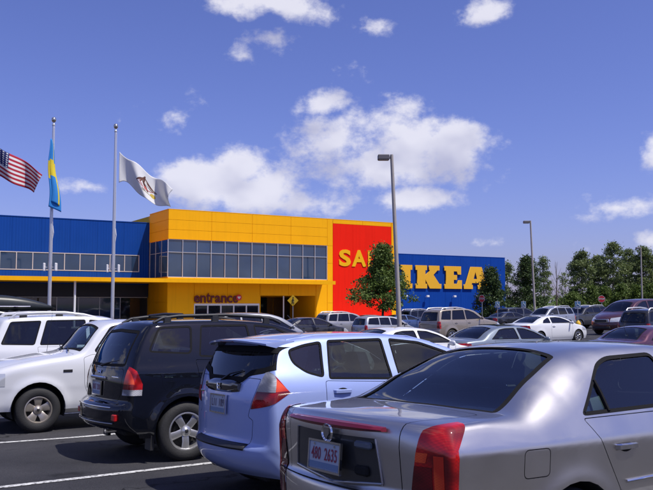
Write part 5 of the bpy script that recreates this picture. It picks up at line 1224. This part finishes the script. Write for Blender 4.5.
CPE = dict(SED, C=[(.16,.26),(.03,.38),(0,.55),(.02,.70),(.05,.88),(.09,.98),(.35,1.01),(.62,1.02),(1.15,1.21),(1.6,1.32),(1.9,1.345),(2.2,1.34),(2.6,1.30),(2.95,1.20),(3.55,.93),(4.0,.86),(4.35,.74),(4.52,.58),(4.55,.42),(4.48,.22)],
 E=[(.34,.26),(.24,.38),(.21,.55),(.22,.70),(.23,.88),(.27,.95),(.50,.98),(.75,.985),(1.22,1.17),(1.64,1.275),(1.92,1.30),(2.2,1.297),(2.55,1.255),(2.88,1.16),(3.45,.91),(3.88,.82),(4.18,.70),(4.3,.56),(4.33,.42),(4.28,.22)],
 win=[dict(p=[(1.18,1.0),(1.30,1.135),(1.62,1.245),(1.70,1.25),(1.72,.99)],r=.05,g=G_car),dict(p=[(1.79,.985),(1.79,1.262),(2.2,1.265),(2.5,1.235),(2.8,1.14),(3.20,.965)],r=.05,g=G_car)],
 rearwin=('xy',[(.66,0),(.74,.60),(1.50,.50),(1.56,0)],.04), windshield=('xy',[(3.50,0),(3.40,.64),(2.96,.52),(2.88,0)],.04),
 tail=dict(m=M_tail, yz=[(.45,.74),(.45,.90),(1,.92),(1,.74)], xz=[(-.1,.74),(.40,.76),(.36,.90),(-.1,.94)]), head=dict(m=M_headl, yz=[(.45,.56),(.45,.70),(1,.80),(1,.58)], xz=[(3.9,.60),(4.7,.56),(4.7,.74),(3.9,.80)]),
 doors=[[(1.76,.97),(1.72,.6),(1.78,.30),(3.14,.28),(3.20,.6),(3.16,.95)]], handles=[(0,1.9,.84)], arch=[(1.0,.32,.35),(3.58,.32,.35)], paint=paint('coupe_base',(.5,.5,.5),0,.4), shelf=(.6,1.0,.93), dash=3.05, mirror=(3.0,.82,.98))
VAN = dict(paint=paint('van_base',(.5,.5,.5),.5,.4),
 C=[(.16,.30),(.03,.40),(0,.55),(.02,.66),(.06,.75),(.07,1.02),(.11,1.15),(.28,1.58),(.38,1.69),(.9,1.745),(1.8,1.76),(2.5,1.735),(3.0,1.63),(3.95,1.10),(4.35,1.0),(4.65,.86),(4.80,.65),(4.83,.45),(4.76,.25)],
 E=[(.32,.30),(.22,.40),(.18,.55),(.18,.66),(.19,.75),(.20,1.02),(.23,1.15),(.37,1.56),(.45,1.645),(.93,1.70),(1.8,1.715),(2.45,1.69),(2.92,1.585),(3.82,1.07),(4.15,.95),(4.4,.80),(4.55,.62),(4.58,.45),(4.52,.25)],
 W=[(.2,.86),(.42,.93),(.65,.95),(.95,.945),(1.08,.92),(1.14,.89),(1.3,.845),(1.74,.67)], rtap=(1.0,.08), ftap=(1.3,.13), arch=[(.98,.34,.37),(4.0,.34,.37)], wheel=(.325,.21,.215,'cover',9), track=.82, ds=.08, n=(7,3,14),
 win=[dict(p=[(.36,1.20),(.52,1.60),(1.25,1.635),(1.25,1.17)],r=.05,g=G_dark),dict(p=[(1.32,1.17),(1.32,1.637),(2.10,1.645),(2.16,1.15)],r=.04,g=G_dark),dict(p=[(2.24,1.15),(2.2,1.643),(2.5,1.615),(2.85,1.50),(3.48,1.13)],r=.04,g=G_car)],
 rearwin=('yz',[(0,1.16),(.68,1.16),(.58,1.56),(0,1.59)],.05), rg=G_dark, windshield=('xy',[(3.90,0),(3.74,.74),(3.05,.60),(2.98,0)],.04),
 tail=dict(m=M_tail, yz=[(.72,.80),(.72,1.14),(1,1.14),(1,.80)], xz=[(-.1,.80),(.28,.80),(.28,1.14),(-.1,1.14)]), head=dict(m=M_headl, yz=[(.45,.62),(.45,.82),(1,.90),(1,.66)], xz=[(4.1,.66),(4.9,.62),(4.9,.84),(4.1,.92)]),
 doors=[[(1.29,1.14),(1.30,.40),(2.18,.38),(2.19,1.13)],[(2.20,.36),(3.46,.36),(3.52,.8),(3.48,1.10),(2.21,1.13)]], gap=.008, seats=(2.1,1.3,.55), dash=3.4, mirror=(3.3,.90,1.20), handles=[(0,1.45,.98),(1,2.4,.97)])
def extras(o, spec, C_, grille=True, z=.60):
    L = max(c[0] for c in spec['C'])
    if grille:
        MB().rbox(L-.10,L+.012,-.42,.42,z-.02,z+.17,.02).build('grille', M_chrome, o); MB().rbox(L-.02,L+.016,-.36,.36,z+.01,z+.14,.012).build('grille_mesh', M_black, o)
        MB().rbox(L-.06,L+.01,-.52,.52,.30,.42,.02).build('lower_intake', M_black, o)
    p = plate(o, -.012, 0, z+.25, None)
    return o
PROTO = {}
for k, sp in (('sedan',SED),('coupe',CPE),('van',VAN)):
    o, _ = car(sp, {'sedan':'parked_sedan','coupe':'parked_coupe','van':'parked_van'}[k], 'tmp'); extras(o, sp, None, z=.55 if k != 'van' else .62); PROTO[k] = [o, sp['paint'], False]
def walk(o):
    yield o
    for c in o.children: yield from walk(c)
PROTO['suv'] = [exp, P_white, True]
def mid(kind, px, d, th, colr, label, cat, metal=.5, sc=1.0, L=4.7, group='cars parked further across the lot', name=None):
    src = PROTO[kind]
    if src[2]: o = dup(src[0])
    else: o = src[0]; src[2] = True
    o['label'] = label; o['category'] = cat; o['group'] = group
    if name: o.name = name
    pm = paint('paint_%s' % '_'.join('%d' % int(c*1000) for c in colr), colr, metal, .38)
    src_paint = src[1]
    for q in walk(o):
        if q.type != 'MESH': continue
        for sl in q.material_slots:
            if sl.material in (src_paint,) or (sl.material and sl.material.name.startswith('paint_')):
                sl.link = 'OBJECT'; sl.material = pm
    a = R(th); X, Y = fx(px,d), d
    place(o, X-math.sin(a)*L*sc/2, Y-math.cos(a)*L*sc/2, th, sc); return o
mid('van',258,31,58,(.30,.31,.33),'grey minivan whose roof shows above the lavender hatchback','van',.6)
mid('sedan',309,44,58,(.02,.02,.025),'low black sedan in front of the lobby recess','car',.2)
mid('suv',347,51,58,(.36,.35,.34),'grey utility vehicle in front of the red banner wall','suv',.6,.93,name='parked_utility_vehicle')
mid('van',385,46,58,(.42,.43,.45),'low silver wagon parked under the tree','wagon',.6,.85,name='parked_wagon')
mid('suv',460,45.5,58,(.33,.28,.22),'tan utility vehicle below the blue wing letters','suv',.5,1.06,name='parked_utility_vehicle')
mid('sedan',404,21.5,58,(.72,.73,.75),'white sedan roof showing between the lavender hatchback and the silver sedan','car',0)
sr = mid('sedan',502,24.2,58,(.25,.29,.32),'grey green sedan with dark sunroof beyond the silver sedan','car',.6)
MB().rbox(1.75,2.45,-.40,.40,1.425,1.444,.008).build('sunroof', mat('sunroof_glass',(.006,.007,.009),.05,0,1), sr)
mid('coupe',546,42,58,(.76,.77,.79),'white coupe parked by the yellow sign base','car',0,1.08)
mid('van',632,52,238,(.075,.024,.030),'tall maroon van facing the camera under the tree row','van',.4,1.26,name='parked_van')
mr = mid('sedan',652,23.5,58,(.085,.022,.042),'maroon sedan whose roof shows beyond the silver sedan','car',.5)
MB().tube([(1.2,.1,1.30),(1.05,.1,1.72)],[.006,.003],5).build('antenna', M_black, mr)
mid('suv',661,38,58,(.012,.012,.016),'black utility vehicle in front of the maroon van','suv',.2,name='parked_utility_vehicle')
mid('suv',547,61,238,(.34,.36,.40),'silver blue utility vehicle facing the camera behind the white coupe','suv',.6,name='parked_utility_vehicle')
mid('sedan',508,66,58,(.018,.020,.026),'dark sedan behind the blue and white parking sign','car',.2)
mid('suv',582,64,238,(.020,.022,.028),'dark utility vehicle left of the maroon van','suv',.2,name='parked_utility_vehicle')
mid('sedan',573,72,238,(.35,.03,.03),'red sedan half hidden by the dark utility vehicle','car',.2)
mid('sedan',402,62,58,(.06,.11,.26),'blue sedan behind the lamp post','car',.5)
mid('suv',424,66,58,(.03,.04,.07),'navy utility vehicle behind the tan utility vehicle','suv',.3,name='parked_utility_vehicle')
mid('sedan',372,60,58,(.40,.41,.42),'silver sedan behind the tree trunk','car',.6)
mid('van',518,74,58,(.02,.021,.024),'black van under the dark bushy tree','van',.2,name='parked_van')
# unseen cars added beside and behind the camera for the near cars to mirror
def near(kind, k, f, th, colr, label, cat, metal=.5, name=None):
    p = LV*k + FV*f; o = mid(kind, 0, 1, th, colr, label, cat, metal, group='unseen cars added for reflections', name=name); place(o, p.x, p.y, th); return o
near('suv',-2.6,2.4,57,(.30,.04,.04),'unseen red utility vehicle added for reflections two stalls from the silver sedan','suv',.3,'parked_utility_vehicle')
near('sedan',-5.7,2.5,57,(.70,.71,.72),'unseen white sedan added for reflections next to the red utility vehicle','car',0)
near('van',-8.8,2.4,57,(.05,.07,.12),'unseen navy minivan added for reflections beyond the white sedan in the near row','van',.4,'parked_van')
near('sedan',9.0,-6.6,237,(.35,.36,.38),'unseen silver sedan added for reflections across the aisle from the black utility vehicle','car',.6)
near('suv',12.2,-6.6,237,(.03,.06,.05),'unseen green utility vehicle added for reflections across the aisle from the white pickup','suv',.3,'parked_utility_vehicle')
near('sedan',15.4,-6.6,237,(.55,.50,.40),'unseen beige sedan added for reflections across the aisle next to the green utility vehicle','car',.4)
# vehicle with the roof box, behind the white utility vehicle
bx_ = dup(PROTO['suv'][0]); bx_['label'] = 'dark green utility vehicle carrying a black roof box'; bx_['category'] = 'suv'
pg = paint('paint_green', (.012,.022,.018), .3, .4)
for q in walk(bx_):
    if q.type == 'MESH':
        for sl in q.material_slots:
            if sl.material == P_white: sl.link = 'OBJECT'; sl.material = pg
place(bx_, -9.6, 18.96, 58)
cb = empty('roof_cargo_box', label='long black roof cargo box on the dark green utility vehicle', cat='cargo box')
V = []; K = 14; S_ = 16
for i in range(K+1):
    t = i/K; x = .45+2.5*t; k = math.sin(math.pi*min(1,max(.0,.5*min(1,t/.10))))**.6 if t < .10 else 1.0; tp = 1-.0*t
    hgt = .40*(1 if t < .45 else max(.06,1-((t-.45)/.55)**2.0*.92))*(.55+.45*min(1,t/.08)); wd = .42*(1 if t < .6 else 1-.35*((t-.6)/.4)**2)
    for j in range(S_):
        a = 2*math.pi*j/S_; c, s = math.cos(a), math.sin(a); c = math.copysign(abs(c)**.5,c); s = math.copysign(abs(s)**.6,s)
        V.append((x, wd*c, 1.87+ (hgt*.72*s if s > 0 else .10*s)+.10))
bo = MB().add(V,[(i*S_+j,i*S_+(j+1)%S_,(i+1)*S_+(j+1)%S_,(i+1)*S_+j) for i in range(K) for j in range(S_)]+[tuple(range(S_)),tuple(range(K*S_,K*S_+S_))]).build('shell', mat('box_black',(.018,.022,.022),.38,bump=.05,bscale=300), cb, 50)
MB().tube([(x,.0+ .43*math.cos(0),1.97) for x in (.5,1.5,2.4)],.008,5).tube([(x,-.43,1.97) for x in (.5,1.5,2.4)],.012,5).build('seam', M_chrome, cb)
for x in (.9,2.1):
    MB().rbox(x-.03,x+.03,-.62,.62,1.83,1.87,.01).build('mount_bar', M_black, cb)
cb.matrix_world = bx_.matrix_world.copy()
cb['group'] = 'roof loads'; del cb['group']
